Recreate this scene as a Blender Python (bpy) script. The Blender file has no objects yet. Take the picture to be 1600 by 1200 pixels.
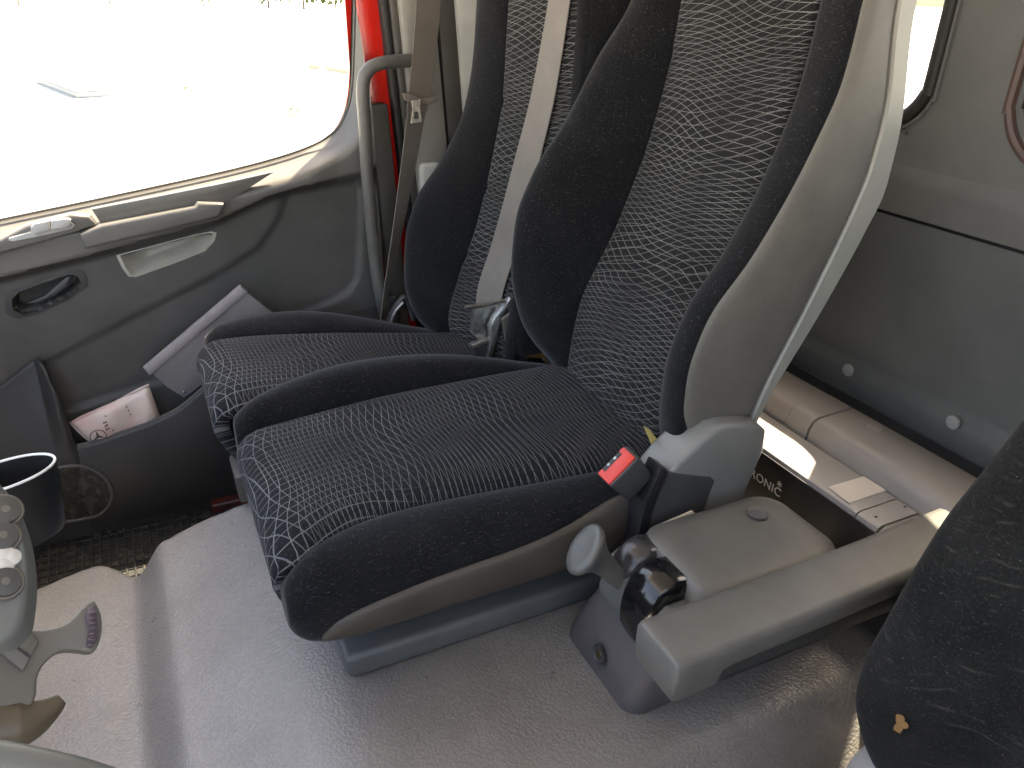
import bpy, bmesh, math, random
import numpy as np
from mathutils import Vector, Matrix
random.seed(7)
scene = bpy.context.scene

# ------------------------------------------------------------------ camera
F = 1200.0                                   # focal length in photo pixels (photo is 1600 wide)
CAM = np.array([0.0, 0.0, 1.0])              # metres; x to passenger side, y to the front, z up, 0 = tunnel top
_ax = np.array([150. - 800., -30. - 600., F])
_s = -0.2
_dx = -(F * F) / (_ax[0] + _ax[1] * _s)
_ay = np.array([_dx, _s * _dx, F])
_ex = _ax / np.linalg.norm(_ax); _ey = -_ay / np.linalg.norm(_ay); _ez = np.cross(_ex, _ey)
ROT = np.array([_ex, _ey, _ez])
cd = bpy.data.cameras.new('camera'); cam = bpy.data.objects.new('camera', cd)
scene.collection.objects.link(cam)
cd.sensor_width = 36.0; cd.lens = 36.0 * F / 1600.0; cd.clip_start = 0.02; cd.clip_end = 2000.0
_m = np.eye(4); _m[:3, 0] = ROT[:, 0]; _m[:3, 1] = -ROT[:, 1]; _m[:3, 2] = -ROT[:, 2]; _m[:3, 3] = CAM
cam.matrix_world = Matrix(_m.tolist())
scene.camera = cam

# ------------------------------------------------------------------ sky, sun, exposure
SUN_TO = Vector((0.215, -0.335, 0.927)).normalized()
world = bpy.data.worlds.new('World'); scene.world = world; world.use_nodes = True
wn = world.node_tree; wn.nodes.clear()
sky = wn.nodes.new('ShaderNodeTexSky'); sky.sky_type = 'NISHITA'; sky.sun_disc = False
sky.sun_elevation = math.asin(SUN_TO.z); sky.sun_rotation = math.atan2(SUN_TO.x, SUN_TO.y)
sky.air_density = 1.0; sky.dust_density = 3.0; sky.ozone_density = 0.6
bg = wn.nodes.new('ShaderNodeBackground'); bg.inputs['Strength'].default_value = 0.15
wo = wn.nodes.new('ShaderNodeOutputWorld')
wn.links.new(sky.outputs[0], bg.inputs[0]); wn.links.new(bg.outputs[0], wo.inputs[0])
sl = bpy.data.lights.new('sun', 'SUN'); sl.energy = 4.0; sl.angle = math.radians(0.53); sl.color = (1.0, 0.95, 0.86)
so = bpy.data.objects.new('sun', sl); scene.collection.objects.link(so)
so.rotation_euler = SUN_TO.to_track_quat('Z', 'Y').to_euler(); so.location = (2, -3, 8)
vs = scene.view_settings
vs.view_transform = 'Standard'; vs.look = 'None'; vs.gamma = 1.0; vs.use_curve_mapping = False
vs.exposure = 2.85
vs.use_white_balance = True; vs.white_balance_temperature = 8300; vs.white_balance_tint = 13
scene.cycles.use_denoising = True
scene.cycles.max_bounces = 8; scene.cycles.diffuse_bounces = 4; scene.cycles.transparent_max_bounces = 12
scene.cycles.sample_clamp_indirect = 6.0
scene.cycles.caustics_reflective = False; scene.cycles.caustics_refractive = False

# ------------------------------------------------------------------ helpers: pixels and profiles
def ray(px, py):
    d = np.array([px - 800., py - 600., F]); return ROT @ (d / np.linalg.norm(d))
def at(px, py, ax, val):
    d = ray(px, py); i = 'xyz'.index(ax); t = (val - CAM[i]) / d[i]; return CAM + t * d
def atp(px, py, p0, n):
    d = ray(px, py); n = np.array(n, float); t = ((np.array(p0) - CAM) @ n) / (d @ n); return CAM + t * d
def athit(px, py, fn, lo=0.3, hi=3.0):       # first t with fn(point) < 0
    d = ray(px, py)
    for _ in range(50):
        m = (lo + hi) / 2
        if fn(CAM + m * d) > 0: lo = m
        else: hi = m
    return CAM + lo * d
def prof(keys):                               # monotone cubic through (t, value) keys
    k = sorted(keys); X = np.array([a for a, _ in k], float); Y = np.array([b for _, b in k], float)
    h = np.diff(X); s = np.diff(Y) / h; m = np.zeros(len(X)); m[0] = s[0]; m[-1] = s[-1]
    for i in range(1, len(X) - 1):
        m[i] = 0 if s[i - 1] * s[i] <= 0 else 2 * s[i - 1] * s[i] / (s[i - 1] + s[i])
    def f(t):
        t = min(max(t, X[0]), X[-1]); i = min(max(int(np.searchsorted(X, t)) - 1, 0), len(h) - 1)
        u = (t - X[i]) / h[i]; u2 = u * u; u3 = u2 * u
        return float((2*u3-3*u2+1)*Y[i] + (u3-2*u2+u)*h[i]*m[i] + (-2*u3+3*u2)*Y[i+1] + (u3-u2)*h[i]*m[i+1])
    return f
def sstep(a, b, x):
    t = np.clip((x - a) / (b - a), 0, 1); return t * t * (3 - 2 * t)
def catmull(pts, n=8, closed=False):
    P = [np.array(p, float) for p in pts]; out = []
    L = len(P); segs = L if closed else L - 1
    for i in range(segs):
        if closed: p0, p1, p2, p3 = P[(i-1) % L], P[i], P[(i+1) % L], P[(i+2) % L]
        else: p0, p1, p2, p3 = P[max(i-1, 0)], P[i], P[i+1], P[min(i+2, L-1)]
        for k in range(n):
            t = k / n
            out.append(0.5*((2*p1)+(-p0+p2)*t+(2*p0-5*p1+4*p2-p3)*t*t+(-p0+3*p1-3*p2+p3)*t**3))
    if not closed: out.append(P[-1])
    return out

# ------------------------------------------------------------------ helpers: objects
COL = scene.collection
ORG = {}
def link(o, parent):
    COL.objects.link(o)
    if parent is not None: o.parent = parent
def thing(name, label, cat, loc, group=None):
    o = bpy.data.objects.new(name, None); COL.objects.link(o)
    o.location = tuple(float(v) for v in loc); o.empty_display_size = 0.05
    ORG[o.name] = np.array(loc, float)
    o['label'] = label; o['category'] = cat
    if group: o['group'] = group
    return o
def tag(o, label=None, cat=None, group=None, kind=None):
    if label: o['label'] = label
    if cat: o['category'] = cat
    if group: o['group'] = group
    if kind: o['kind'] = kind
    return o
def mk(name, verts, faces, mat, parent=None, smooth=40, sub=0, uv=None, solid=0, fix=True):
    org = ORG[parent.name] if parent is not None else np.zeros(3)
    me = bpy.data.meshes.new(name)
    me.from_pydata([tuple(float(c) for c in (np.array(v) - org)) for v in verts], [], [tuple(f) for f in faces])
    if fix:
        bm = bmesh.new(); bm.from_mesh(me); bmesh.ops.recalc_face_normals(bm, faces=bm.faces); bm.to_mesh(me); bm.free()
    if uv is not None:
        l = me.uv_layers.new(name='UVMap')
        for lp in me.loops: l.data[lp.index].uv = uv[lp.vertex_index]
    return fin(name, me, mat, parent, smooth, sub, solid, org)
def fin(name, me, mat, parent, smooth, sub=0, solid=0, org=None):
    if mat: me.materials.append(MAT[mat] if isinstance(mat, str) else mat)
    if smooth:
        me.polygons.foreach_set('use_smooth', [True] * len(me.polygons))
        me.set_sharp_from_angle(angle=math.radians(smooth))
    o = bpy.data.objects.new(name, me); link(o, parent)
    ORG[o.name] = org if org is not None else np.zeros(3)
    if solid:
        s = o.modifiers.new('solid', 'SOLIDIFY'); s.thickness = solid; s.offset = -1
    if sub:
        s = o.modifiers.new('sub', 'SUBSURF'); s.levels = sub; s.render_levels = sub
    return o
def loft(name, rings, mat, parent=None, closed=True, caps=True, **kw):
    n = len(rings[0]); v = [p for r in rings for p in r]; f = []
    for i in range(len(rings) - 1):
        for j in range(n if closed else n - 1):
            a, b = i*n + j, i*n + (j+1) % n
            f.append((a, b, b + n, a + n))
    if caps and closed:
        f.append(tuple(range(n))[::-1]); f.append(tuple((len(rings)-1)*n + j for j in range(n)))
    return mk(name, v, f, mat, parent, **kw)
def grid(name, fn, nu, nv, mat, parent=None, uvfn=None, **kw):
    v = []; f = []; uv = []
    for j in range(nv + 1):
        for i in range(nu + 1):
            v.append(fn(i / nu, j / nv))
            if uvfn: uv.append(uvfn(i / nu, j / nv))
    for j in range(nv):
        for i in range(nu):
            a = j*(nu+1) + i; f.append((a, a+1, a+nu+2, a+nu+1))
    return mk(name, v, f, mat, parent, uv=uv if uvfn else None, **kw)
def rbox(name, c, size, bev, mat, parent=None, rot=None, seg=3, smooth=40):
    bm = bmesh.new(); bmesh.ops.create_cube(bm, size=1.0)
    for v in bm.verts: v.co = Vector((v.co.x*size[0], v.co.y*size[1], v.co.z*size[2]))
    if bev: bmesh.ops.bevel(bm, geom=list(bm.edges), offset=bev, segments=seg, profile=0.5, affect='EDGES')
    org = ORG[parent.name] if parent is not None else np.zeros(3)
    M = Matrix.Translation(Vector([float(c[i]-org[i]) for i in range(3)]))
    if rot is not None: M = M @ rot.to_4x4()
    bmesh.ops.transform(bm, matrix=M, verts=bm.verts)
    me = bpy.data.meshes.new(name); bm.to_mesh(me); bm.free()
    return fin(name, me, mat, parent, smooth, org=org)
def hexa(name, c8, bev, mat, parent=None, seg=2, smooth=40):    # eight corners: bottom ring of four, top ring of four
    org = ORG[parent.name] if parent is not None else np.zeros(3)
    bm = bmesh.new(); V = [bm.verts.new([float(q) for q in (np.array(p)-org)]) for p in c8]
    for q in ((0,1,2,3),(4,5,6,7),(0,1,5,4),(1,2,6,5),(2,3,7,6),(3,0,4,7)): bm.faces.new([V[k] for k in q])
    bmesh.ops.recalc_face_normals(bm, faces=bm.faces)
    if bev: bmesh.ops.bevel(bm, geom=list(bm.edges), offset=bev, segments=seg, profile=0.5, affect='EDGES')
    me = bpy.data.meshes.new(name); bm.to_mesh(me); bm.free()
    return fin(name, me, mat, parent, smooth, org=org)
def prism(name, pts, vec, bev, mat, parent=None, seg=2, smooth=40):
    """a flat outline (3-D points) pushed along vec, edges bevelled"""
    org = ORG[parent.name] if parent is not None else np.zeros(3); vec = np.array(vec, float)
    bm = bmesh.new(); A = [bm.verts.new([float(q) for q in (np.array(p)-org)]) for p in pts]
    B = [bm.verts.new([float(q) for q in (np.array(p)+vec-org)]) for p in pts]
    n = len(pts); bm.faces.new(A); bm.faces.new(B[::-1])
    for i in range(n): bm.faces.new((A[i], A[(i+1) % n], B[(i+1) % n], B[i]))
    bmesh.ops.recalc_face_normals(bm, faces=bm.faces)
    if bev:
        e = [x for x in bm.edges if (x.verts[0] in A) == (x.verts[1] in A)]
        bmesh.ops.bevel(bm, geom=e, offset=bev, segments=seg, profile=0.5, affect='EDGES', clamp_overlap=True)
    me = bpy.data.meshes.new(name); bm.to_mesh(me); bm.free()
    return fin(name, me, mat, parent, smooth, org=org)
def plate(name, outer, holes, org3, u, v, n, thick, mat, parent=None, bev=0.0, smooth=40):
    """flat plate with holes: 2-D outlines in the frame (org3,u,v); thickness along n"""
    cu = bpy.data.curves.new(name, 'CURVE'); cu.dimensions = '2D'; cu.fill_mode = 'BOTH'
    cu.extrude = thick / 2; cu.bevel_depth = bev; cu.bevel_resolution = 1
    for poly in [outer] + list(holes):
        s = cu.splines.new('POLY'); s.points.add(len(poly) - 1); s.use_cyclic_u = True
        for i, p in enumerate(poly): s.points[i].co = (float(p[0]), float(p[1]), 0, 1)
    tmp = bpy.data.objects.new('tmp', cu); COL.objects.link(tmp)
    dg = bpy.context.evaluated_depsgraph_get(); me = bpy.data.meshes.new_from_object(tmp.evaluated_get(dg))
    bpy.data.objects.remove(tmp); bpy.data.curves.remove(cu)
    org = ORG[parent.name] if parent is not None else np.zeros(3)
    u, v, n, org3 = (np.array(q, float) for q in (u, v, n, org3))
    me.name = name
    for p in me.vertices:
        c = p.co; w = org3 + u*c.x + v*c.y + n*c.z - org; p.co = [float(q) for q in w]
    me.materials.clear()
    return fin(name, me, mat, parent, smooth, org=org)
def frames(P):
    T = []
    for i in range(len(P)):
        d = P[min(i+1, len(P)-1)] - P[max(i-1, 0)]; T.append(d / np.linalg.norm(d))
    a = np.array([0, 0, 1.0]) if abs(T[0][2]) < .9 else np.array([1.0, 0, 0])
    N = [np.cross(T[0], a)]; N[0] /= np.linalg.norm(N[0])
    for i in range(1, len(P)):
        q = N[-1] - T[i] * (N[-1] @ T[i]); N.append(q / np.linalg.norm(q))
    return T, N
def tube(name, pts, r, mat, parent=None, n=14, res=8, caps=True, closed=False):
    P = catmull(pts, res, closed); rr = r if callable(r) else (lambda t: r)
    if closed: P = P + [P[0]]
    T, N = frames(P); rings = []
    for i, p in enumerate(P):
        B = np.cross(T[i], N[i]); q = rr(i / (len(P)-1))
        rings.append([p + q*(math.cos(a)*N[i] + math.sin(a)*B) for a in (2*math.pi*k/n for k in range(n))])
    return loft(name, rings, mat, parent, caps=caps and not closed)
def ribbon(name, pts, widths, thick, mat, parent=None, res=8):
    """belt webbing: pts = centre line, widths = half-width vectors"""
    P = catmull(pts, res); W = catmull(widths, res); rings = []
    for i, p in enumerate(P):
        T = P[min(i+1, len(P)-1)] - P[max(i-1, 0)]; n = np.cross(T, W[i]); n = n / np.linalg.norm(n) * thick / 2
        w = W[i]
        rings.append([p-w*.97+n, p+w*.97+n, p+w, p+w*.97-n, p-w*.97-n, p-w])
    return loft(name, rings, mat, parent, uv=None)
def bowl(name, poly, depthvec, mat, parent=None, shrink=0.7, flange=0.0, steps=4, smooth=50):
    """a dished recess: outline ring, rounded down to a smaller floor"""
    P = [np.array(p, float) for p in poly]; c = sum(P) / len(P); d = np.array(depthvec, float)
    rings = []
    if flange:
        rings.append([c + (p-c)*(1+flange) + d*0.02 for p in P])
    for k in range(steps + 1):
        t = k / steps; s = 1 - (1-shrink) * t; z = math.sin(t*math.pi/2)
        rings.append([c + (p-c)*s + d*z for p in P])
    n = len(P); v = [p for r in rings for p in r]; f = []
    for i in range(len(rings)-1):
        for j in range(n):
            a, b = i*n+j, i*n+(j+1) % n; f.append((a, b, b+n, a+n))
    f.append(tuple((len(rings)-1)*n+j for j in range(n)))
    return mk(name, v, f, mat, parent, smooth=smooth)
def disc(name, c, nrm, r, h, mat, parent=None, n=24, dome=0.0):
    c = np.array(c, float); nrm = np.array(nrm, float); nrm /= np.linalg.norm(nrm)
    a = np.array([0, 0, 1.0]) if abs(nrm[2]) < .9 else np.array([1.0, 0, 0])
    u = np.cross(nrm, a); u /= np.linalg.norm(u); v = np.cross(nrm, u)
    ring = lambda rad, z: [c + nrm*z + rad*(math.cos(t)*u + math.sin(t)*v) for t in (2*math.pi*k/n for k in range(n))]
    return loft(name, [ring(r, 0), ring(r, h*.6), ring(r*.93, h), ring(r*.5, h+dome*.8), ring(r*.05, h+dome)], mat, parent)

# ------------------------------------------------------------------ materials
MAT = {}
class NT:
    def __init__(s, name):
        m = bpy.data.materials.new(name); m.use_nodes = True; s.m = m; s.t = m.node_tree; s.t.nodes.clear()
        s.out = s.t.nodes.new('ShaderNodeOutputMaterial'); s.b = s.t.nodes.new('ShaderNodeBsdfPrincipled')
        s.t.links.new(s.b.outputs[0], s.out.inputs[0]); MAT[name] = m
        s.obj = None
    def n(s, typ, **kw):
        x = s.t.nodes.new(typ)
        for k, v in kw.items(): setattr(x, k, v)
        return x
    def l(s, a, b): s.t.links.new(a, b)
    def put(s, sock, v):
        if hasattr(v, 'links') or isinstance(v, bpy.types.NodeSocket): s.l(v, sock)
        else: sock.default_value = v
    def M(s, op, a, b=0.0, c=0.0):
        x = s.n('ShaderNodeMath', operation=op)
        for i, v in enumerate((a, b, c)):
            s.put(x.inputs[i], v)
        return x.outputs[0]
    def coord(s, scale=(1, 1, 1)):
        tc = s.n('ShaderNodeTexCoord'); mp = s.n('ShaderNodeMapping'); s.l(tc.outputs['Object'], mp.inputs[0]); mp.inputs['Scale'].default_value = scale
        return mp.outputs[0]
    def noise(s, scale, detail=3, rough=.55, vec=None, out='Fac', dist=0.0):
        x = s.n('ShaderNodeTexNoise'); s.l(vec or s.coord(), x.inputs['Vector'])
        x.inputs['Scale'].default_value = scale; x.inputs['Detail'].default_value = detail; x.inputs['Roughness'].default_value = rough
        x.inputs['Distortion'].default_value = dist
        return x.outputs[out]
    def vor(s, scale, feature='F1', vec=None, out='Distance', rnd=1.0):
        x = s.n('ShaderNodeTexVoronoi', feature=feature); s.l(vec or s.coord(), x.inputs['Vector'])
        x.inputs['Scale'].default_value = scale; x.inputs['Randomness'].default_value = rnd
        return x.outputs[out]
    def ramp(s, fac, a, b, lo=0.0, hi=1.0):
        x = s.n('ShaderNodeMapRange', clamp=True); s.put(x.inputs[0], fac)
        for i, v in zip((1, 2, 3, 4), (a, b, lo, hi)): x.inputs[i].default_value = v
        return x.outputs[0]
    def mix(s, fac, a, b, blend='MIX'):
        x = s.n('ShaderNodeMix', data_type='RGBA', blend_type=blend); s.put(x.inputs[0], fac)
        for i, v in ((6, a), (7, b)):
            if isinstance(v, tuple): v = (*v[:3], 1.0)
            s.put(x.inputs[i], v)
        return x.outputs[2]
    def bump(s, h, strength=.3, dist=.001, prev=None):
        x = s.n('ShaderNodeBump'); x.inputs['Strength'].default_value = strength; x.inputs['Distance'].default_value = dist
        s.put(x.inputs['Height'], h)
        if prev is not None: s.l(prev, x.inputs['Normal'])
        return x.outputs[0]
    def set(s, **kw):
        for k, v in kw.items():
            k = {'base': 'Base Color', 'rough': 'Roughness', 'metal': 'Metallic', 'normal': 'Normal', 'sheen': 'Sheen Weight',
                 'sheen_rough': 'Sheen Roughness', 'sheen_tint': 'Sheen Tint', 'coat': 'Coat Weight', 'spec': 'Specular IOR Level', 'alpha': 'Alpha'}[k]
            if isinstance(v, tuple): v = (*v[:3], 1.0)
            s.put(s.b.inputs[k], v)
        return s

def plastic(name, col, rough=.5, grain=0, gstr=.25, gdist=.0006, wear=.12, spec=.5, stretch=(1, 1, 1), dust=.0):
    t = NT(name); f = t.noise(9, 4, .68)
    lo = tuple(c*(1-wear) for c in col); hi = tuple(min(c*(1+wear), 1) for c in col)
    base = t.mix(t.ramp(f, .35, .65), lo, hi)
    if dust:
        d = t.ramp(t.noise(420, 2, .7), .64, .74, 0, dust); base = t.mix(d, base, (.55, .53, .5))
    t.set(base=base, rough=t.ramp(f, .3, .7, rough-.04, rough+.05), spec=spec)
    if grain:
        v = t.vor(grain, 'DISTANCE_TO_EDGE', vec=t.coord(stretch)); h = t.ramp(v, 0, .22)
        t.set(normal=t.bump(h, gstr, gdist))
    else:
        t.set(normal=t.bump(t.noise(900, 2), .12, .0003))
    return t

plastic('grey_vinyl', (.125, .117, .103), .48, grain=420, gstr=.35, gdist=.0006)
plastic('skirt_vinyl_shaded', (.055, .047, .039), .5, grain=420, gstr=.3)  # same vinyl as the side trim, the skirt's shade painted in darker
plastic('console_plastic', (.095, .088, .090), .45, grain=520, gstr=.25, gdist=.0005)
plastic('arm_vinyl', (.108, .104, .095), .42, grain=480, gstr=.25, gdist=.0005)
plastic('arm_under', (.028, .030, .029), .5)
plastic('base_plastic', (.105, .11, .108), .42, grain=700, gstr=.15)
plastic('tower_plastic', (.175, .175, .168), .38, wear=.06)
plastic('dark_plastic', (.045, .046, .048), .42)
plastic('black_plastic', (.012, .012, .013), .4)
plastic('door_shaded', (.036, .034, .033), .5, grain=800, gstr=.15)  # darker copy of the door plastic, shade on the pocket painted in
plastic('door_mid', (.068, .065, .062), .46, grain=800, gstr=.15)
plastic('door_light', (.36, .34, .30), .36)
plastic('door_rail_lit', (.125, .118, .110), .33, wear=.03)  # same plastic as the door panel, light on the upper rail painted in
plastic('switch_silver', (.45, .44, .43), .3)
plastic('pillar_trim', (.20, .19, .17), .5)
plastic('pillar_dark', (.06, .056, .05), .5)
plastic('side_panel', (.42, .42, .40), .45)
plastic('shell_plastic', (.27, .27, .245), .38, wear=.05)
plastic('rear_panel', (.118, .120, .120), .52, wear=.07, dust=.05)
plastic('rear_panel_low', (.088, .092, .095), .5, wear=.09, dust=.08)
plastic('plug', (.27, .275, .28), .5)
plastic('bunk', (.30, .265, .245), .42, wear=.06)
plastic('ebox', (.28, .26, .25), .40, wear=.06)
plastic('ebox_dark', (.014, .012, .012), .45)
plastic('rubber', (.013, .013, .013), .55)
plastic('red_rubber', (.085, .05, .045), .5)
plastic('sticker', (.62, .56, .50), .5, wear=.08)
plastic('handle_grey', (.095, .091, .085), .4)
plastic('wheel_grey', (.11, .12, .12), .36, wear=.06)
plastic('stalk_grey', (.105, .098, .089), .42)
plastic('stalk_brown', (.075, .058, .04), .45)
plastic('rib_purple', (.085, .06, .075), .45)
plastic('folder_grey', (.19, .18, .185), .35)
plastic('folder_spine', (.30, .268, .280), .35)
plastic('head_liner', (.55, .54, .51), .8)
plastic('dash_dark', (.09, .09, .09), .6)
plastic('belt_brown', (.115, .098, .085), .62)
plastic('belt_grey', (.135, .120, .107), .6)
plastic('smoke_plastic', (.035, .032, .034), .2)
plastic('foam', (.26, .135, .05), .9)
plastic('white_rim', (.75, .75, .74), .3)
plastic('letter_white', (.6, .58, .56), .5, wear=.04)
plastic('emblem_dark', (.06, .045, .045), .5)
plastic('print_brown', (.22, .12, .10), .6)
plastic('knob', (.075, .075, .072), .35)
plastic('tape_yellow', (.55, .42, .14), .6)
for nm, col, r in (('chrome', (.6, .58, .55), .18), ('steel', (.42, .42, .41), .42), ('tongue_metal', (.75, .70, .64), .42), ('rust_steel', (.25, .17, .10), .45)):
    t = NT(nm); t.set(base=t.mix(t.ramp(t.noise(90, 4), .4, .7), col, tuple(c*.6 for c in col)), metal=1.0, rough=t.ramp(t.noise(60, 3), .3, .7, r-.06, r+.1))
t = NT('gloss_black'); t.set(base=(.006, .006, .007), rough=.17, coat=.25)
t = NT('red_paint'); t.set(base=(.62, .012, .006), rough=.25, coat=.5)
t = NT('red_button'); t.set(base=t.mix(t.ramp(t.noise(200, 3), .5, .8, 0, .35), (.62, .035, .025), (.45, .1, .08)), rough=.4)
t = NT('wipe_pack'); t.set(base=t.mix(t.ramp(t.noise(14, 3), .4, .65), (.62, .52, .47), (.62, .42, .38)), rough=.35, normal=t.bump(t.noise(60, 4), .5, .003))
# window glass: clear with a faint reflection
t = NT('glass'); tr = t.n('ShaderNodeBsdfTransparent'); tr.inputs[0].default_value = (.93, .95, .94, 1)
gl = t.n('ShaderNodeBsdfGlossy'); gl.inputs['Roughness'].default_value = .02
mx = t.n('ShaderNodeMixShader'); mx.inputs[0].default_value = .045
t.l(tr.outputs[0], mx.inputs[1]); t.l(gl.outputs[0], mx.inputs[2]); t.l(mx.outputs[0], t.out.inputs[0])

def lint(t, base, amt=1.0):
    """pale specks and short hairs caught in the pile"""
    v1 = t.n('ShaderNodeTexVoronoi'); t.l(t.coord(), v1.inputs['Vector']); v1.inputs['Scale'].default_value = 130
    pick = t.M('GREATER_THAN', t.n_sep(v1.outputs['Color']), .80)
    s1 = t.M('MULTIPLY', t.ramp(v1.outputs['Distance'], .05, .13, 1, 0), pick)
    hairs = None
    for sc, rot, thr in (((75, 620, 420), (.3, .2, .5), .70), ((520, 90, 460), (.2, .6, .1), .70)):
        tc = t.n('ShaderNodeTexCoord'); mp = t.n('ShaderNodeMapping'); t.l(tc.outputs['Object'], mp.inputs[0])
        mp.inputs['Scale'].default_value = sc; mp.inputs['Rotation'].default_value = rot
        h = t.ramp(t.noise(1.0, 0, .4, vec=mp.outputs[0]), thr, thr + .08)
        hairs = h if hairs is None else t.M('MAXIMUM', hairs, h)
    f = t.M('MULTIPLY', t.M('MAXIMUM', t.M('MULTIPLY', s1, .5), t.M('MULTIPLY', hairs, .09)), amt)
    return t.mix(f, base, (.25, .25, .26))
def _n_sep(self, c):
    x = self.n('ShaderNodeSeparateColor'); self.l(c, x.inputs[0]); return x.outputs[0]
NT.n_sep = _n_sep

def velvet(name, a, b, sheen=.5, amt=1.0, ribs=False):
    t = NT(name)
    pile = t.noise(260, 3, .7); patch = t.noise(11, 4, .6)
    base = t.mix(t.ramp(t.M('MULTIPLY_ADD', pile, .5, t.M('MULTIPLY', patch, .5)), .36, .64), a, b)
    if ribs:                                   # faint broken wale lines
        tc = t.n('ShaderNodeTexCoord'); sp = t.n('ShaderNodeSeparateXYZ'); t.l(tc.outputs['Object'], sp.inputs[0])
        wob = t.M('MULTIPLY', t.noise(9, 2), .05)
        ph = t.M('MULTIPLY', t.M('ADD', sp.outputs[2], t.M('MULTIPLY_ADD', sp.outputs[1], .25, wob)), 62)
        ln = t.ramp(t.M('ABSOLUTE', t.M('SUBTRACT', t.M('FRACT', ph), .5)), 0, .12, 1, 0)
        ln = t.M('MULTIPLY', ln, t.ramp(t.noise(26, 3, .7), .5, .68))
        base = t.mix(t.M('MULTIPLY', ln, .38), base, (.10, .095, .08))
    base = lint(t, base, amt)
    t.set(base=base, rough=.95, spec=.12, sheen=sheen, sheen_rough=.45, normal=t.bump(pile, .5, .0012))
    t.b.inputs['Sheen Tint'].default_value = (.70, .72, .77, 1)
velvet('velvet', (.0048, .005, .006), (.0108, .011, .0126), .19)
velvet('velvet_ribbed', (.008, .008, .008), (.018, .0175, .017), .06, .7, True)

def fabric(name, base_a, base_b, line, N1, N2, S2, W, amp=1.0, front=False):
    """dark flat-woven cloth with two crossing families of thin wavy pale threads (UV in metres)"""
    t = NT(name); uvn = t.n('ShaderNodeUVMap'); sp = t.n('ShaderNodeSeparateXYZ'); t.l(uvn.outputs[0], sp.inputs[0])
    u, v = sp.outputs[0], sp.outputs[1]
    def sin(ku, kv, c): return t.M('SINE', t.M('ADD', t.M('MULTIPLY', u, ku), t.M('MULTIPLY_ADD', v, kv, c)))
    nz = t.noise(4.0, 1, .5, vec=uvn.outputs[0]); nz2 = t.noise(4.0, 1, .5, vec=t_off(t, uvn.outputs[0]))
    # the pitch of the threads opens and closes along the cloth
    vv = t.M('ADD', v, t.M('MULTIPLY', sin(0, 26.0, .6), .010))
    p1 = t.M('ADD', t.M('MULTIPLY_ADD', vv, N1, t.M('MULTIPLY', sin(24, 7, .3), .85*amp)), t.M('MULTIPLY_ADD', nz, 1.0*amp, t.M('MULTIPLY', u, -S2*.45)))
    p2 = t.M('ADD', t.M('MULTIPLY_ADD', vv, N2, t.M('MULTIPLY', sin(-21, 11, 2.1), .8*amp)), t.M('MULTIPLY_ADD', nz2, 1.0*amp, t.M('MULTIPLY', u, S2)))
    p3 = t.M('ADD', t.M('MULTIPLY_ADD', vv, N1*.62, t.M('MULTIPLY', sin(15, -9, 4.0), 1.0*amp)), t.M('MULTIPLY_ADD', nz, -1.4, t.M('MULTIPLY', u, S2*.35)))
    if front: p3 = t.M('ADD', t.M('MULTIPLY', u, 62), t.M('ADD', t.M('MULTIPLY', sin(6, 17, 1.0), .6), t.M('MULTIPLY', nz, 1.2)))
    def line_of(p, w): return t.ramp(t.M('ABSOLUTE', t.M('SUBTRACT', t.M('FRACT', p), .5)), w*.55, w*1.25, 1, 0)
    dash = t.ramp(t.noise(700, 1, .5, vec=uvn.outputs[0]), .30, .55, .65, 1.0)
    l3 = t.M('MULTIPLY', line_of(p3, W*.7), .8)
    if front: l3 = t.M('MULTIPLY', line_of(p3, W), t.ramp(v, .17, .40, .95, 0))
    m = t.M('MAXIMUM', t.M('MAXIMUM', line_of(p1, W), t.M('MULTIPLY', line_of(p2, W), .85)), l3)
    worn = t.ramp(t.noise(6, 4, .6, vec=uvn.outputs[0]), .30, .68, .35, 1.0)
    m = t.M('MULTIPLY', t.M('MULTIPLY', m, dash), worn)
    weave = t.noise(900, 2, .6); patch = t.noise(8, 4, .6)
    b = t.mix(t.ramp(t.M('MULTIPLY_ADD', weave, .4, t.M('MULTIPLY', patch, .6)), .35, .65), base_a, base_b)
    b = t.mix(m, b, line)
    b = lint(t, b, .8)
    t.set(base=b, rough=.9, spec=.15, sheen=.06, sheen_rough=.5, normal=t.bump(weave, .3, .0006, prev=t.bump(m, .35, .0006)))
    t.b.inputs['Sheen Tint'].default_value = (.7, .75, .85, 1)
def t_off(t, v):
    mp = t.n('ShaderNodeMapping'); mp.inputs['Location'].default_value = (3.7, 1.9, 0.4); t.l(v, mp.inputs[0]); return mp.outputs[0]
fabric('fabric_back', (.006, .006, .0065), (.012, .012, .0125), (.22, .22, .22), 84, 80, 30, .041, .58)
fabric('fabric_cushion', (.005, .0055, .007), (.010, .011, .013), (.19, .197, .207), 90, 84, 16, .042, .6, True)

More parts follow.
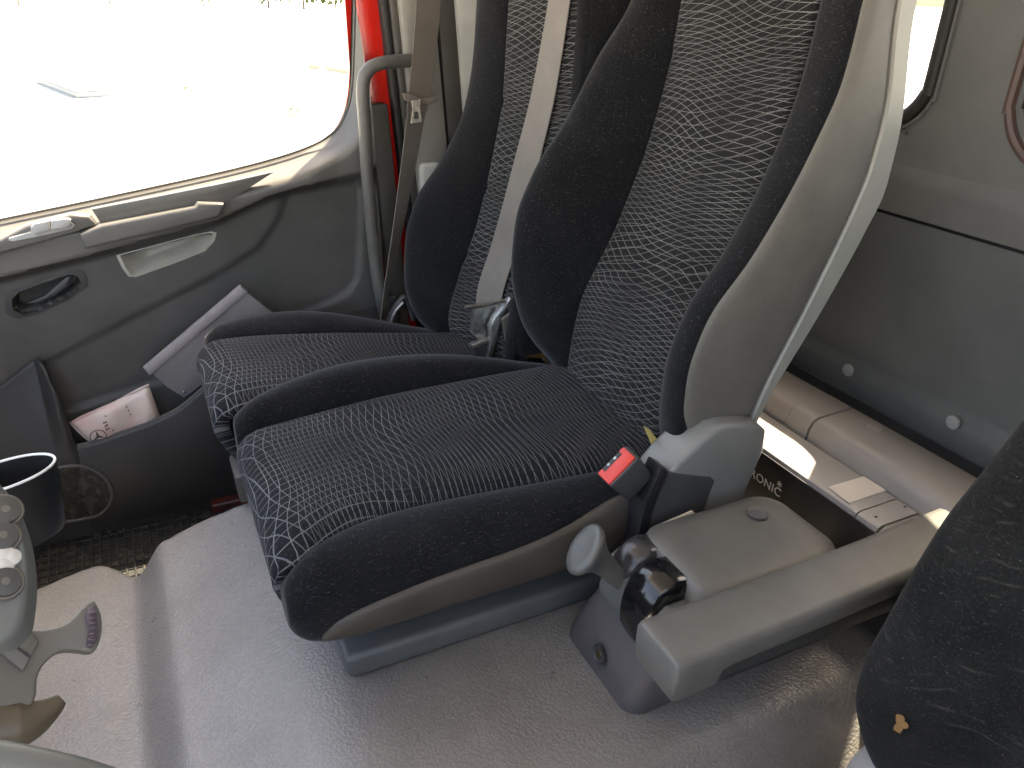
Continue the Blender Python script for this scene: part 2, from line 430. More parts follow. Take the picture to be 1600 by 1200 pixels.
# tunnel covering: pale grey vinyl with pebble grain
t = NT('floor_vinyl')
wv = t.n('ShaderNodeVectorMath', operation='ADD'); t.l(t.coord(), wv.inputs[0])
sc_ = t.n('ShaderNodeVectorMath', operation='SCALE'); t.l(t.noise(40, 2, .5, out='Color'), sc_.inputs[0]); sc_.inputs['Scale'].default_value = .012
t.l(sc_.outputs[0], wv.inputs[1])
cell = t.vor(185, 'F1', vec=wv.outputs[0]); hgt = t.ramp(cell, .1, .75, 1, 0)
stain = t.noise(3.2, 5, .65); b = t.mix(t.ramp(stain, .38, .66), (.285, .275, .265), (.235, .224, .212))
b = t.mix(t.ramp(cell, .40, .72, 0, .22), b, (.12, .11, .10))
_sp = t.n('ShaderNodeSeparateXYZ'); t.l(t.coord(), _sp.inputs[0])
rear_shade = t.M('MULTIPLY', t.ramp(t.M('ADD', _sp.outputs[1], t.M('MULTIPLY', stain, .12)), -.02, -.14, 0, 1), t.ramp(t.noise(5, 4, .7), .25, .6, .45, 1))  # shade over the rear of the covering painted in, brown and noise-broken
b = t.mix(t.M('MULTIPLY', rear_shade, .62), b, (.125, .108, .092))
b = t.mix(t.ramp(t.noise(330, 2, .7), .72, .78, 0, .35), b, (.55, .53, .48))
b = t.mix(t.ramp(t.vor(9, rnd=1.0), .012, .02, .8, 0), b, (.05, .03, .03))
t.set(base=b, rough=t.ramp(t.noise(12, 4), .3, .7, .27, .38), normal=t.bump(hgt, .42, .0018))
t = NT('mat_rubber'); t.set(base=t.mix(t.ramp(t.noise(60, 4, .7), .5, .72), (.014, .013, .011), (.10, .085, .06)), rough=.6, normal=t.bump(t.noise(120, 4, .7), .6, .003))
t = NT('red_floor'); t.set(base=t.mix(t.ramp(t.noise(20, 4), .4, .7), (.10, .012, .01), (.035, .012, .01)), rough=.5)
t = NT('concrete'); b = t.mix(t.ramp(t.noise(.25, 6, .65), .35, .7), (.60, .59, .56), (.50, .49, .46)); t.set(base=b, rough=.9)
t = NT('leaf'); t.set(base=t.mix(t.ramp(t.noise(1.5, 4), .35, .65), (.05, .10, .02), (.13, .17, .04)), rough=.6)
t = NT('bark'); t.set(base=(.12, .09, .06), rough=.9)
t = NT('white_paint'); t.set(base=(.8, .8, .8), rough=.3, coat=.4)
t = NT('dark_glass'); t.set(base=(.02, .03, .03), rough=.05)
t = NT('kerb_stone'); t.set(base=t.mix(t.noise(8, 4), (.30, .22, .16), (.42, .36, .30)), rough=.9)

# ================================================================== the setting outside
g = mk('ground', [(-300, -300, -1.35), (300, -300, -1.35), (300, 300, -1.35), (-300, 300, -1.35)], [(0, 1, 2, 3)], 'concrete', smooth=0)
tag(g, kind='structure')

# ================================================================== cab shell
def structure(o): return tag(o, kind='structure')
# tunnel and floor as one moulded covering (height field over x, y)
def tunnel_z(x, y):
    top = -0.065 * sstep(-.17, .12, y)
    low = -0.155 - .10 * sstep(.2, .9, y)
    z = top + (low - top) * sstep(.085, .165, y)
    # soft trough just in front of the step
    z -= .005 * math.exp(-((y - .175) / .03) ** 2)
    edge = 1.50 + .02 * math.sin(y * 9) - .03 * sstep(.0, .12, y) + .10 * sstep(.12, .24, y)
    fz = -.285
    z = z + (fz - z) * sstep(edge, edge + .085, x)
    z = z - .30 * sstep(.585, .36, x) * (1 if y < .6 else 1)
    return float(z)
xs = sorted(set(np.round(np.concatenate([np.linspace(-.5, .3, 6), np.linspace(.3, .66, 22), np.linspace(.66, 1.45, 24), np.linspace(1.45, 1.66, 26), np.linspace(1.66, 2.0, 6)]), 4)))
ys = sorted(set(np.round(np.concatenate([np.linspace(-1.3, -.2, 24), np.linspace(-.2, .3, 60), np.linspace(.3, .95, 16)]), 4)))
V = [(x, y, tunnel_z(x, y)) for y in ys for x in xs]; nx = len(xs)
Fc = [(j*nx+i, j*nx+i+1, (j+1)*nx+i+1, (j+1)*nx+i) for j in range(len(ys)-1) for i in range(nx-1)]
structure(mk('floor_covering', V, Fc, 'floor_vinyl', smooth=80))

# rear wall: upper sheet with two windows, lower pressed panel
def rr(x0, x1, z0, z1, r, n=7):
    P = []
    for cx, cz, a0 in ((x1-r, z0+r, -90), (x1-r, z1-r, 0), (x0+r, z1-r, 90), (x0+r, z0+r, 180)):
        for k in range(n+1):
            a = math.radians(a0 + 90*k/n); P.append((cx + r*math.cos(a), cz + r*math.sin(a)))
    return P
RW = -1.30
win1 = rr(.985, 1.78, .795, 1.30, .085); win2 = rr(.06, .800, .795, 1.30, .085)
rear = structure(plate('rear_wall', [(-.5, .722), (2.02, .722), (2.02, 1.62), (-.5, 1.62)], [win1, win2], (0, RW-.012, 0), (1, 0, 0), (0, 0, 1), (0, 1, 0), .024, 'rear_panel'))
profile = [(RW+.000, .724), (RW+.003, .716), (RW+.007, .700), (RW+.006, .686), (RW+.003, .668), (RW+.003, .640), (RW+.0015, .636)]
grid('window_band', lambda u, v: (-.5 + 2.52*u, *(lambda k: (profile[k][0], profile[k][1]))(round(v*(len(profile)-1)))), 2, len(profile)-1, 'rear_panel', rear, smooth=60)
profile2 = [(RW+.0015, .630), (RW+.0015, .615), (RW+.003, .59), (RW+.006, .335), (RW+.009, .322), (RW+.022, .310), (RW+.026, .300), (RW+.028, .262), (RW+.024, .254), (RW-.01, .248)]
grid('lower_panel', lambda u, v: (-.5 + 2.52*u, *profile2[round(v*(len(profile2)-1))]), 2, len(profile2)-1, 'rear_panel_low', rear, smooth=60)
mk('panel_joint', [(-.5, RW-.008, .730), (2.02, RW-.008, .730), (2.02, RW-.008, .24), (-.5, RW-.008, .24)], [(0, 1, 2, 3)], 'rubber', rear, smooth=0)
mk('bottom_sheet', [(-.5, RW-.015, .27), (2.02, RW-.015, .27), (2.02, RW-.015, -.3), (-.5, RW-.015, -.3)], [(0, 1, 2, 3)], 'dash_dark', rear, smooth=0)
for px, py in ((1326, 578), (1490, 660)):
    c = at(px, py, 'y', RW+.027); disc('plug', c, (0, 1, 0), .0135, .004, 'plug', rear, dome=.001)
for w, m in ((win1, 'rubber'), (win2, 'red_rubber')):
    gk = tube('window_gasket', [(x, RW+.002, z) for x, z in w], .013, m if m == 'rubber' else 'rubber', rear, n=10, res=2, closed=True)
    cx = sum(p[0] for p in w)/len(w); cz = sum(p[1] for p in w)/len(w)
    if m == 'red_rubber':
        tube('gasket_lip', [(x, RW+.002, z) for x, z in rr(.02, .834, .762, 1.34, .11)], .009, 'red_rubber', rear, n=8, res=2, closed=True)
    else:
        tube('gasket_lip', [(cx+(x-cx)*1.035, RW+.002, cz+(z-cz)*1.05) for x, z in w], .004, 'rear_panel', rear, n=8, res=2, closed=True)
    plate('window_pane', w, [], (0, RW-.012, 0), (1, 0, 0), (0, 0, 1), (0, 1, 0), .004, 'glass', rear)

# roof, dashboard, front and side closing parts (out of the frame, they shade the cab)
rf = structure(grid('cab_roof', lambda u, v: (-.5+2.52*u, -1.3+1.8*v, 1.50+.06*math.sin(math.pi*u)), 10, 4, 'head_liner', None, smooth=60, solid=-.03))
db = [(1.10, -.3), (.66, -.3), (.58, -.05), (.56, .22), (.58, .36), (.66, .43), (1.10, .47)]
structure(loft('dashboard', [[(x, y, z) for y, z in db] for x in (-.5, 2.02)], 'dash_dark', smooth=30))
structure(prism('driver_side_wall', [(-.5, -.60, -.3), (-.5, -1.31, -.3), (-.5, -1.31, 1.56), (-.5, -.60, 1.56)], (-.03, 0, 0), 0, 'head_liner'))
structure(prism('driver_door_lower', [(-.5, -.59, -.3), (-.5, 1.1, -.3), (-.5, 1.1, .48), (-.5, -.59, .58)], (-.05, 0, 0), 0, 'dash_dark'))
structure(hexa('front_pillar', [(1.90, .56, -.3), (2.04, .56, -.3), (2.04, .74, -.3), (1.90, .74, -.3), (1.94, .50, 1.55), (2.04, .50, 1.55), (2.04, .62, 1.55), (1.94, .62, 1.55)], .02, 'pillar_trim'))
# side wall behind the passenger door
sw = structure(prism('side_wall', [(2.03, -.53, -.3), (2.03, -1.31, -.3), (2.03, -1.31, 1.52), (2.03, -.53, 1.52)], (.02, 0, 0), 0, 'red_paint'))
def strip(name, y0, y1, x0, x1, z0, z1, mat, bev=.006, lean=0.0, parent=sw):
    """upright strip of pillar trim; lean moves its top along y"""
    return hexa(name, [(x0, y0, z0), (x1, y0, z0), (x1, y1, z0), (x0, y1, z0), (x0, y0+lean, z1), (x1, y0+lean, z1), (x1, y1+lean, z1), (x0, y1+lean, z1)], bev, mat, parent)
yy = lambda px, py, x: at(px, py, 'x', x)[1]
LN = .13
def pil(px, x): return at(px, 100, 'x', x)[1] - LN*(at(px, 100, 'x', x)[2]+.25)/1.7
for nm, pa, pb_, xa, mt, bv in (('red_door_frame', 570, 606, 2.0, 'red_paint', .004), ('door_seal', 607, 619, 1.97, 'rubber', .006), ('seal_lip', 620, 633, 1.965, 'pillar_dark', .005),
                               ('pillar_cover', 635, 690, 1.945, 'pillar_trim', .014), ('pillar_dark_panel', 691, 719, 1.962, 'pillar_dark', .006)):  # last strip is a dark panel between pillar cover and corner
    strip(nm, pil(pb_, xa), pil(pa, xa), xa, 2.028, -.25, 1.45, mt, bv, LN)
strip('corner_panel', -1.45, pil(720, 1.95), 1.95, 2.026, -.25, 1.45, 'side_panel', .012, LN)
strip('striker_cover', -.655, -.605, 1.965, 2.002, -.2, .742, 'pillar_dark', .008, .05)
c = at(672, 275, 'x', 1.93); rbox('retractor_cover', (1.932, c[1], c[2]-.03), (.03, .06, .13), .012, 'side_panel', sw)

# ================================================================== passenger door
DX = 1.95
dp = lambda px, py, x=DX: at(px, py, 'x', x)
door = thing('passenger_door', 'grey moulded passenger door with wide window, pull cup and storage pocket', 'door', (DX, .05, -.29))
Wl = [dp(*p, 1.99) for p in ((-260, 400), (0, 345), (190, 305), (370, 265), (470, 236), (520, 210), (541, 178), (550, 140), (554, 60), (556, -60))]
Wc = catmull(Wl, 6); wy = np.array([p[1] for p in Wc]); wz = np.array([p[2] for p in Wc])
def sd_line(py_, pz_, line):                  # distance to an open polyline
    best = 9e9
    for a, b in zip(line[:-1], line[1:]):
        d = (b[0]-a[0], b[1]-a[1]); L2 = d[0]**2+d[1]**2
        t = min(max(((py_-a[0])*d[0]+(pz_-a[1])*d[1])/L2, 0), 1)
        best = min(best, math.hypot(py_-a[0]-t*d[0], pz_-a[1]-t*d[1]))
    return best
def inside(py_, pz_, poly):
    c = False; n = len(poly)
    for i in range(n):
        a, b = poly[i], poly[i-1]
        if (a[1] > pz_) != (b[1] > pz_) and py_ < (b[0]-a[0])*(pz_-a[1])/(b[1]-a[1])+a[0]: c = not c
    return c
def sd_poly(py_, pz_, poly):
    d = sd_line(py_, pz_, poly + [poly[0]]); return -d if inside(py_, pz_, poly) else d
yz = lambda pts, x=DX: [(float(dp(*p, x)[1]), float(dp(*p, x)[2])) for p in pts]
wl2 = [(float(a), float(b)) for a, b in zip(wy, wz)]
crease = yz([(-300, 505), (0, 434), (150, 396), (340, 344), (420, 306), (470, 292), (560, 272), (640, 262)], 1.925)
swoop = yz([(436, 300), (428, 340), (395, 385), (330, 424), (200, 490), (60, 560), (-160, 665)])
recess = yz([(445, 302), (500, 290), (556, 282), (566, 292), (566, 380), (561, 436), (548, 458), (520, 474), (440, 505), (330, 560), (250, 600), (60, 660), (60, 570), (200, 497), (330, 431), (400, 388), (434, 340)])
cup_px = [(187, 399), (240, 385), (300, 369), (326, 364), (334, 366), (331, 378), (318, 393), (270, 412), (216, 431), (205, 430), (196, 418)]
lev_px = [(18, 468), (30, 456), (70, 441), (108, 429), (120, 430), (126, 440), (126, 450), (104, 466), (58, 487), (35, 492), (20, 484)]
cup_yz = yz(cup_px); lev_yz = yz(lev_px)
def crease_z(y):
    k = sorted(crease); return float(np.interp(y, [a for a, _ in k], [b for _, b in k]))
def door_x(y, z):
    dw = sd_line(y, z, wl2)
    x = DX
    # upper rail stands proud of the lower panel
    k = crease_z(y) - z
    rail = 1 - sstep(-.006, .022, k)
    fade = 1 - sstep(-.38, -.47, y) * .55
    x -= .026 * rail * fade
    # sill ledge rolls outwards to the glass
    x += .075 * (1 - sstep(.0, .052, dw)) ** 1.4
    r = sd_poly(y, z, recess); x += .007 * (1 - sstep(-.014, .006, r)) 
    for pl in (cup_yz, lev_yz):
        s = sd_poly(y, z, pl)
        if s < .02: x += .075 * (1 - sstep(-.010, -.002, s))
    return x
# mapped grid: u runs along the window line, v from it down to the door bottom or back to the rear edge
def resample(P, n):
    P = np.array(P); d = np.concatenate([[0], np.cumsum(np.linalg.norm(np.diff(P, axis=0), axis=1))]); q = np.linspace(0, d[-1], n)
    return np.stack([np.interp(q, d, P[:, k]) for k in range(P.shape[1])], 1)
W2 = resample(wl2, 230); Lq = [i for i in range(len(W2)) if W2[i][0] < -.36]
V = []; nv = 130
for i, (y, z) in enumerate(W2):
    if y >= -.36: b = (y, -.285)
    else:
        s_ = (i - Lq[0]) / max(len(Lq) - 1, 1)
        b = (-.36 - .215 * s_ / .35, -.285) if s_ < .35 else (-.575 + .030 * (s_ - .35) / .65, -.285 + 1.55 * (s_ - .35) / .65)
    for j in range(nv + 1):
        t_ = (j / nv) ** 1.15; p, q = y + (b[0]-y)*t_, z + (b[1]-z)*t_
        V.append((door_x(p, q), p, q))
Fc = [(i*(nv+1)+j, i*(nv+1)+j+1, (i+1)*(nv+1)+j+1, (i+1)*(nv+1)+j) for i in range(len(W2)-1) for j in range(nv)]
def above(f):
    p = sum(np.array(V[k]) for k in f) / 4; return p[2] > crease_z(p[1]) + .001
mk('door_panel', V, [f for f in Fc if not above(f)], 'door_mid', door, smooth=50)
mk('door_rail_lit', V, [f for f in Fc if above(f)], 'door_rail_lit', door, smooth=50)
tube('window_seal', [p + np.array([.002, 0, .002]) for p in Wl], .0028, 'pillar_dark', door, n=8, res=6)
wp = [(float(p[1]), float(p[2])) for p in Wc]
plate('window_pane', [(a, b-.01) for a, b in wp] + [(wp[-1][0], 1.35), (wp[0][0], 1.35)], [], (2.005, 0, 0), (0, 1, 0), (0, 0, 1), (1, 0, 0), .004, 'glass', door)
# outer skin of the door below the window and its upright frame
prism('door_skin', [(2.03, p[1], p[2]-.01) for p in Wc] + [(2.03, -.555, 1.3), (2.03, -.575, -.4), (2.03, .6, -.4), (2.03, Wc[0][1], -.4)], (.01, 0, 0), 0, 'red_paint', door, smooth=0)
# grip rail with its upper trim
def slab(name, px, x, th, bev, mat, parent, seg=2):
    return prism(name, [at(*p, 'x', x) for p in px], (th, 0, 0), bev, mat, parent, seg)
slab('grip_trim', [(143, 327), (230, 310), (345, 287), (430, 268), (352, 318), (308, 316), (304, 323), (158, 350)], 1.917, .02, .002, 'door_rail_lit', door)
grip = slab('grip', [(124, 366), (158, 352), (304, 324), (309, 317), (350, 318), (350, 326), (342, 340), (300, 350), (132, 390)], 1.895, .04, .007, 'door_rail_lit', door, 3)
# switch tray with two rocker switches
tray = slab('switch_tray', [(-60, 398), (0, 374), (40, 353), (110, 335), (140, 338), (152, 352), (118, 364), (60, 381), (0, 397), (-60, 412)], 1.905, .03, .006, 'door_rail_lit', door, 3)
slab('switch_plate', [(14, 372), (48, 362), (112, 347), (118, 352), (112, 358), (60, 370), (20, 378), (13, 376)], 1.902, .012, .002, 'switch_silver', tray)
slab('rocker_switch', [(48, 356), (52, 350), (77, 345), (78, 360), (54, 366), (48, 363)], 1.893, .012, .003, 'switch_silver', tray)
slab('rocker_switch', [(79, 345), (105, 341), (111, 344), (110, 352), (106, 355), (80, 360)], 1.893, .012, .003, 'switch_silver', tray)
# pull cup and release lever
bowl('pull_cup', [at(*p, 'x', 1.946) for p in cup_px], (.05, -.006, .014), 'door_light', door, .58, .07)
lv = bowl('lever_recess', [at(*p, 'x', 1.946) for p in lev_px], (.05, 0, 0), 'door_shaded', door, .86, .2)
slab('release_lever', [(42, 474), (70, 462), (88, 446), (104, 432), (112, 433), (104, 450), (88, 462), (60, 474)], 1.955, .012, .004, 'dark_plastic', lv)
# pocket: a shell standing off the door, its lip dipping in the middle
zt = prof([(-.62, .24), (-.30, .20), (-.09, .115), (.02, .045), (.12, .018), (.245, .0), (.252, .03), (.262, .19), (.272, .212), (.30, .20), (.36, .16), (.52, .06)])
def pocket(u, v):
    y = -.60 + 1.12*u; z1 = zt(y); z = z1 + (-.285 - z1)*v
    x = 1.868 - .020*math.sin(math.pi*min(v*1.1, 1)) + .03*v*v + .09*sstep(-.12, -.45, y)
    if y > .25: x += .078*sstep(.26, .0, z1 - z)*sstep(.25, .29, y)
    return (x, y, z)
# u is stretched so that the notch gets enough vertices
um = prof([(0, 0), (.62, .745), (.92, .80), (1, 1)])
pk = grid('pocket', lambda u, v: pocket(um(u), v), 120, 40, 'door_shaded', door, smooth=50, solid=-.006)
tube('pocket_lip', [np.array(pocket(um(u), 0)) + np.array([.002, 0, .001]) for u in np.linspace(.05, .66, 26)], .0045, 'door_mid', pk, n=8, res=3)
sc0 = at(112, 778, 'x', 1.845); _z1 = zt(float(sc0[1])); sc0[0] = pocket((sc0[1]+.60)/1.12, (_z1-sc0[2])/(_z1+.285))[0] - .004
def pk_x(y, z):
    z1 = zt(float(y)); return pocket((y+.60)/1.12, min(max((z1-z)/(z1+.285), 0), 1))[0]
def on_pk(r, a, d): y, z = sc0[1]+r*math.cos(a), sc0[2]+r*math.sin(a); return np.array([pk_x(y, z)-d, y, z])
A40 = [2*math.pi*k/40 for k in range(40)]
sp = tube('speaker_ring', [on_pk(.088, a, .0085) for a in A40], .0045, 'door_mid', pk, n=8, res=1, closed=True)
loft('speaker_grille', [[on_pk(r, a, .0075) for a in A40] for r in (.084, .06, .03, .002)], 'mat_rubber', sp, caps=False, smooth=60)
# ------------------------------------------------------------------ things in the pocket
pck = thing('wipes_packet', 'white wipes packet lying in the door pocket, ring and star emblem on its front', 'packet', at(180, 660, 'x', 1.90))
A_, B_, C_, D_ = (at(*p, 'x', 1.895) for p in ((108, 660), (232, 600), (250, 650), (150, 700)))
def pack(u, v):
    p = A_*(1-u)*(1-v) + B_*u*(1-v) + C_*u*v + D_*(1-u)*v
    bul = (4*u*(1-u))**.22*(4*v*(1-v))**.22
    return p + np.array([-.028*bul + .004*math.sin(9*u+4*v), 0, .004*math.sin(6*u)*bul])
body = grid('wrapper', pack, 26, 18, 'wipe_pack', pck, smooth=80)
grid('wrapper_back', lambda u, v: pack(u, v)*np.array([0, 1, 1]) + np.array([1.895*2-.004 - pack(u, v)[0]*1.0, 0, 0]), 14, 10, 'wipe_pack', pck, smooth=80)
def onpack(u, v, off=.0012): return np.array(pack(u, v)) + np.array([-off, 0, .0])
def mark(name, poly, mat):
    P = [onpack(*p) for p in poly]; mk(name, P, [tuple(range(len(P)))], mat, body, smooth=0)
def proj(p):
    c = ROT.T @ (np.array(p) - CAM); return 800 + F*c[0]/c[2], 600 + F*c[1]/c[2]
_g = [(u/60, v/60, *proj(pack(u/60, v/60))) for u in range(61) for v in range(61)]
def upx(px, py):
    b = min(_g, key=lambda q: (q[2]-px)**2+(q[3]-py)**2); return b[0], b[1]
def band(a, b, w): return [upx(*a), upx(*b), upx(b[0]+w[0], b[1]+w[1]), upx(a[0]+w[0], a[1]+w[1])]
mark('slot_print', band((132, 634), (179, 621), (0, 3)), 'print_brown')
mark('line_print', band((164, 649), (176, 674), (2, -1)), 'print_brown')
for k in range(3): mark('text_print', band((160+2.5*k, 660+5*k), (166+2.5*k, 657+5*k), (1, 3)), 'print_brown')
for k in range(3): mark('text_print', band((196+3*k, 634+6*k), (199+3*k, 633+6*k), (1, 3)), 'print_brown')
ec = upx(154, 681); pc = onpack(*ec); pu = np.array([0, -1., .12]); pv = np.array([0, .12, 1.])
R_ = .0175
tube('emblem_ring', [onpack(*ec, .004) + R_*(math.cos(a)*pu + math.sin(a)*pv) for a in (2*math.pi*k/24 for k in range(24))], .0011, 'emblem_dark', body, n=6, res=1, closed=True)
star = []
for k in range(6):
    a = math.pi/2 + k*math.pi/3; r = R_ if k % 2 == 0 else R_*.2
    star.append(onpack(*ec, .004) + r*(math.cos(a)*pu + math.sin(a)*pv))
mk('emblem_star', star, [tuple(range(6))], 'emblem_dark', body, smooth=0)
fx = 1.885
fo = thing('document_folder', 'grey document folder leaning in the door pocket behind the seat cushion', 'folder', at(300, 560, 'x', fx))
fpx = [(226, 574), (376, 449), (440, 500), (420, 545), (330, 592), (288, 622), (262, 606)]
prism('cover', [at(*p, 'x', fx) for p in fpx], (.012, 0, 0), .003, 'folder_grey', fo)
prism('spine', [at(*p, 'x', fx-.008) for p in ((224, 576), (376, 447), (388, 457), (234, 588))], (.02, 0, 0), .006, 'folder_spine', fo)
disc('rivet', at(287, 612, 'x', fx-.002), (-1, -.2, .3), .004, .003, 'steel', fo, 14, .002)

# ------------------------------------------------------------------ grab handle on the pillar
gh = [(655, 92, 1.945), (634, 95, 1.90), (600, 98, 1.88), (576, 109, 1.88), (567, 135, 1.88), (570, 200, 1.88), (575, 290, 1.88), (584, 390, 1.88), (594, 460, 1.885), (602, 500, 1.93)]
tag(tube('grab_handle', [at(a, b, 'x', x) for a, b, x in gh], .0155, 'handle_grey', None, n=16, res=6),
    'grey tubular grab handle bent beside the red door pillar', 'grab handle')

# ================================================================== seats
def arc_uv(prof_pts):
    P = np.array(prof_pts); return np.concatenate([[0], np.cumsum(np.linalg.norm(np.diff(P, axis=0), axis=1))])
def backrest(parent, c):
    """c: xs_near/xs_far seam x, ys_near/ys_far seam y(z), yf_far / yf_near bolster fronts, x_far, x_near outer faces, yg groove, yr shell rear, z0, z1"""
    Z = np.linspace(c['z0'], c['z1'], 56)
    tufts = c.get('tufts', ())
    def centre(u, v):
        z = c['z0'] + (c['z1'] - c['z0']) * v
        x = c['xs_near'] + (c['xs_far'] - c['xs_near']) * u
        y = c['ys_near'](z) * (1-u) + c['ys_far'](z) * u
        y += .012 * (1 - (2*u-1)**2)**.6 - .006*(abs(2*u-1) > .999)
        for tz, sl in tufts: y -= .006 * math.exp(-((z - tz - sl*(u-.5)) / .009)**2) * (1 if .0 < u < 1 else 0)
        return (x, y, z)
    grid('back_centre', centre, 34, 150, 'fabric_back', parent,
         uvfn=lambda u, v: ((c['xs_far']-c['xs_near'])*u, (c['z1']-c['z0'])*v*1.05), smooth=80, solid=-.03)
    rings = []
    for i, z in enumerate(Z):
        ys, yf, xo, xs = c['ys_far'](z), c['yf_far'](z), c['x_far'], c['xs_far']
        e = sstep(0, .10, z - c['z0']); yb = max(c['yg'](z), yf - .30)
        w = (xo - xs)
        m = ys + (yf - ys)
        rings.append([(xs-.004, ys-.035, z), (xs+.0, ys-.004, z), (xs+.02*w/.12, ys+(m-ys)*.42+.004, z), (xs+.045*w/.12, ys+(m-ys)*.78+.004, z), (xs+.078*w/.12, yf, z),
                      (xs+.105*w/.12, yf-.010, z), (xo-.004, yf-.035, z), (xo, (yf+yb)/2, z), (xo-.004, yb, z), (xs+.02, yb, z)])
    loft('back_bolster', rings, 'velvet', parent, smooth=80, sub=1)
    if c.get('near', True):
        rings = []; side = []
        for z in Z:
            ys, yf, xo, xs, yg_ = c['ys_near'](z), c['yf_near'](z), c['x_near'], c['xs_near'], c['yg'](z)
            m = max(yf, ys + .004)
            rings.append([(xs+.004, ys-.035, z), (xs, ys-.003, z), (xs-.010, ys+(m-ys)*.55+.007, z), (xs-.028, ys+(m-ys)*.92+.008, z), (xo+.034, m+.009, z), (xo+.018, m+.007, z),
                          (xo+.007, m+.000, z), (xo+.004, m-.012, z), (xo+.012, m-.03, z), (xs-.01, ys-.05, z)])
        loft('back_bolster', rings, 'velvet', parent, smooth=80, sub=1)
        for z in np.linspace(c['zv'], c['z1'], 44):
            yf, xo, yg_ = c['yf_near'](z), c['x_near'], c['yg'](z); ys = c['ys_near'](z); m = max(yf, ys+.004)
            k = sstep(0, .05, z - c['zv']); a = m - .003 - .010*(1-k); d = a - yg_
            side.append([(xo+.010, a, z), (xo+.0035, a-.004, z), (xo-.003*k, a-.02, z), (xo-.004*k, a-d*.4, z), (xo-.004*k, a-d*.7, z), (xo-.002, yg_+.010, z), (xo+.002, yg_+.003, z), (xo+.03, yg_+.002, z), (xo+.03, a, z)])
        loft('side_trim', side, c.get('side', 'grey_vinyl'), parent, smooth=70, sub=1)
    rings = []
    for z in np.linspace(c['zs'], c['z1']+.01, 44):
        xo, xf, yg_, yr = c['x_near'], c['x_far'], c['yg'](z), c['yr'](z)
        rings.append([(xo+.003, yg_-.002, z), (xo-.001, yg_-.005, z), (xo-.001, yr+.006, z), (xo+.003, yr+.001, z), (xo+.03, yr-.008, z), ((xo+xf)/2, yr-.018, z),
                      (xf-.02, yr-.006, z), (xf-.003, yr+.004, z), (xf+.001, yr+.022, z), (xf+.001, yg_-.004, z), ((xo+xf)/2, yg_-.004, z)])
    loft('back_shell', rings, 'shell_plastic', parent, smooth=28)

def cushion(parent, x0, x1, zf, y0=-.085, y1=-.80, bow=.008, nm='fabric_cushion'):
    """centre panel between seams x0(y), x1(y); zf(y) height of the panel; rolls over at the front"""
    front = [(y0-.055, zf(y0)-.135), (y0-.030, zf(y0)-.10), (y0-.008, zf(y0)-.055), (y0+.001, zf(y0)-.022), (y0-.004, zf(y0)-.006), (y0-.022, zf(y0)+.001)]
    P = [np.array(p) for p in front] + [np.array((y, zf(y))) for y in np.linspace(y0-.05, y1, 60)]
    P = resample(P, 120); s = arc_uv(P)
    def f(u, v):
        y, z = P[round(v*119)]; x = x0(y) + (x1(y)-x0(y))*u
        return (x, y, z + bow*(1-(2*u-1)**6) - .010*abs(2*u-1)**14 - .010*math.exp(-((y+.30)/.02)**2)*(1-(2*u-1)**2)*.25)
    return grid('cushion_centre', f, 40, 119, nm, parent, uvfn=lambda u, v: ((x1(-.4)-x0(-.4))*u, s[round(v*119)]), smooth=80, solid=-.03)

def bolster(name, parent, Y, ring, mat='velvet', sub=1):
    return loft(name, [ring(y) for y in Y], mat, parent, smooth=80, sub=sub)

# ---- the middle seat (nearest)
ms = thing('middle_seat', 'dark cloth middle seat nearest the gear console, pale wavy pattern, grey vinyl sides', 'seat', (1.12, -.45, 0))
kys = [(.22, -.762), (.29, -.764), (.42, -.782), (.586, -.858), (.77, -.922), (.9, -.948), (1.0, -.958), (1.3, -.99)]
ysM = prof(kys)
cm = dict(xs_near=.945, xs_far=1.285, ys_near=ysM, ys_far=ysM, x_far=1.405, x_near=.860, z0=.235, z1=1.28, zv=.345, zs=.335,
          yf_far=prof([(.20, -.80), (.235, -.785), (.277, -.752), (.32, -.715), (.381, -.685), (.484, -.664), (.579, -.670), (.678, -.708), (.773, -.775), (.888, -.840), (.989, -.908), (1.1, -.94), (1.3, -.97)]),
          yf_near=prof([(.22, -.775), (.28, -.765), (.33, -.745), (.389, -.735), (.448, -.733), (.545, -.756), (.641, -.826), (.791, -.906), (.915, -.947), (1.0, -.951), (1.3, -.98)]),
          yg=prof([(.2, -.86), (.364, -.894), (.553, -.97), (.70, -1.025), (.767, -1.042), (.843, -1.046), (1.0, -1.022), (1.3, -1.06)]),
          yr=prof([(.2, -.87), (.347, -.912), (.536, -1.01), (.66, -1.068), (.733, -1.093), (.80, -1.094), (1.0, -1.063), (1.3, -1.10)]),
          tufts=((.905, -.02), (.735, -.05), (.545, -.11)))
backrest(ms, cm)
x0M = prof([(-.8, .935), (-.645, .955), (-.55, .964), (-.456, .975), (-.333, .986), (-.273, .987), (-.213, .982), (-.153, .960), (-.120, .940), (-.096, .925), (-.08, .922)]); x1M = prof([(-.85, 1.325), (-.6, 1.332), (-.4, 1.33), (-.1, 1.30), (-.05, 1.295)])
zM = prof([(-.9, .238), (-.7, .244), (-.45, .246), (-.25, .244), (-.12, .242), (-.05, .240)])
cushion(ms, x0M, x1M, zM, y0=-.104)
_sk = [at(*p, 'x', .857) for p in ((505, 985), (530, 955), (600, 924), (680, 892), (800, 852), (880, 822), (960, 778))]
zvM = prof([(float(p[1]), float(p[2]) - .012) for p in _sk] + [(-.09, .128), (-.76, .262)])
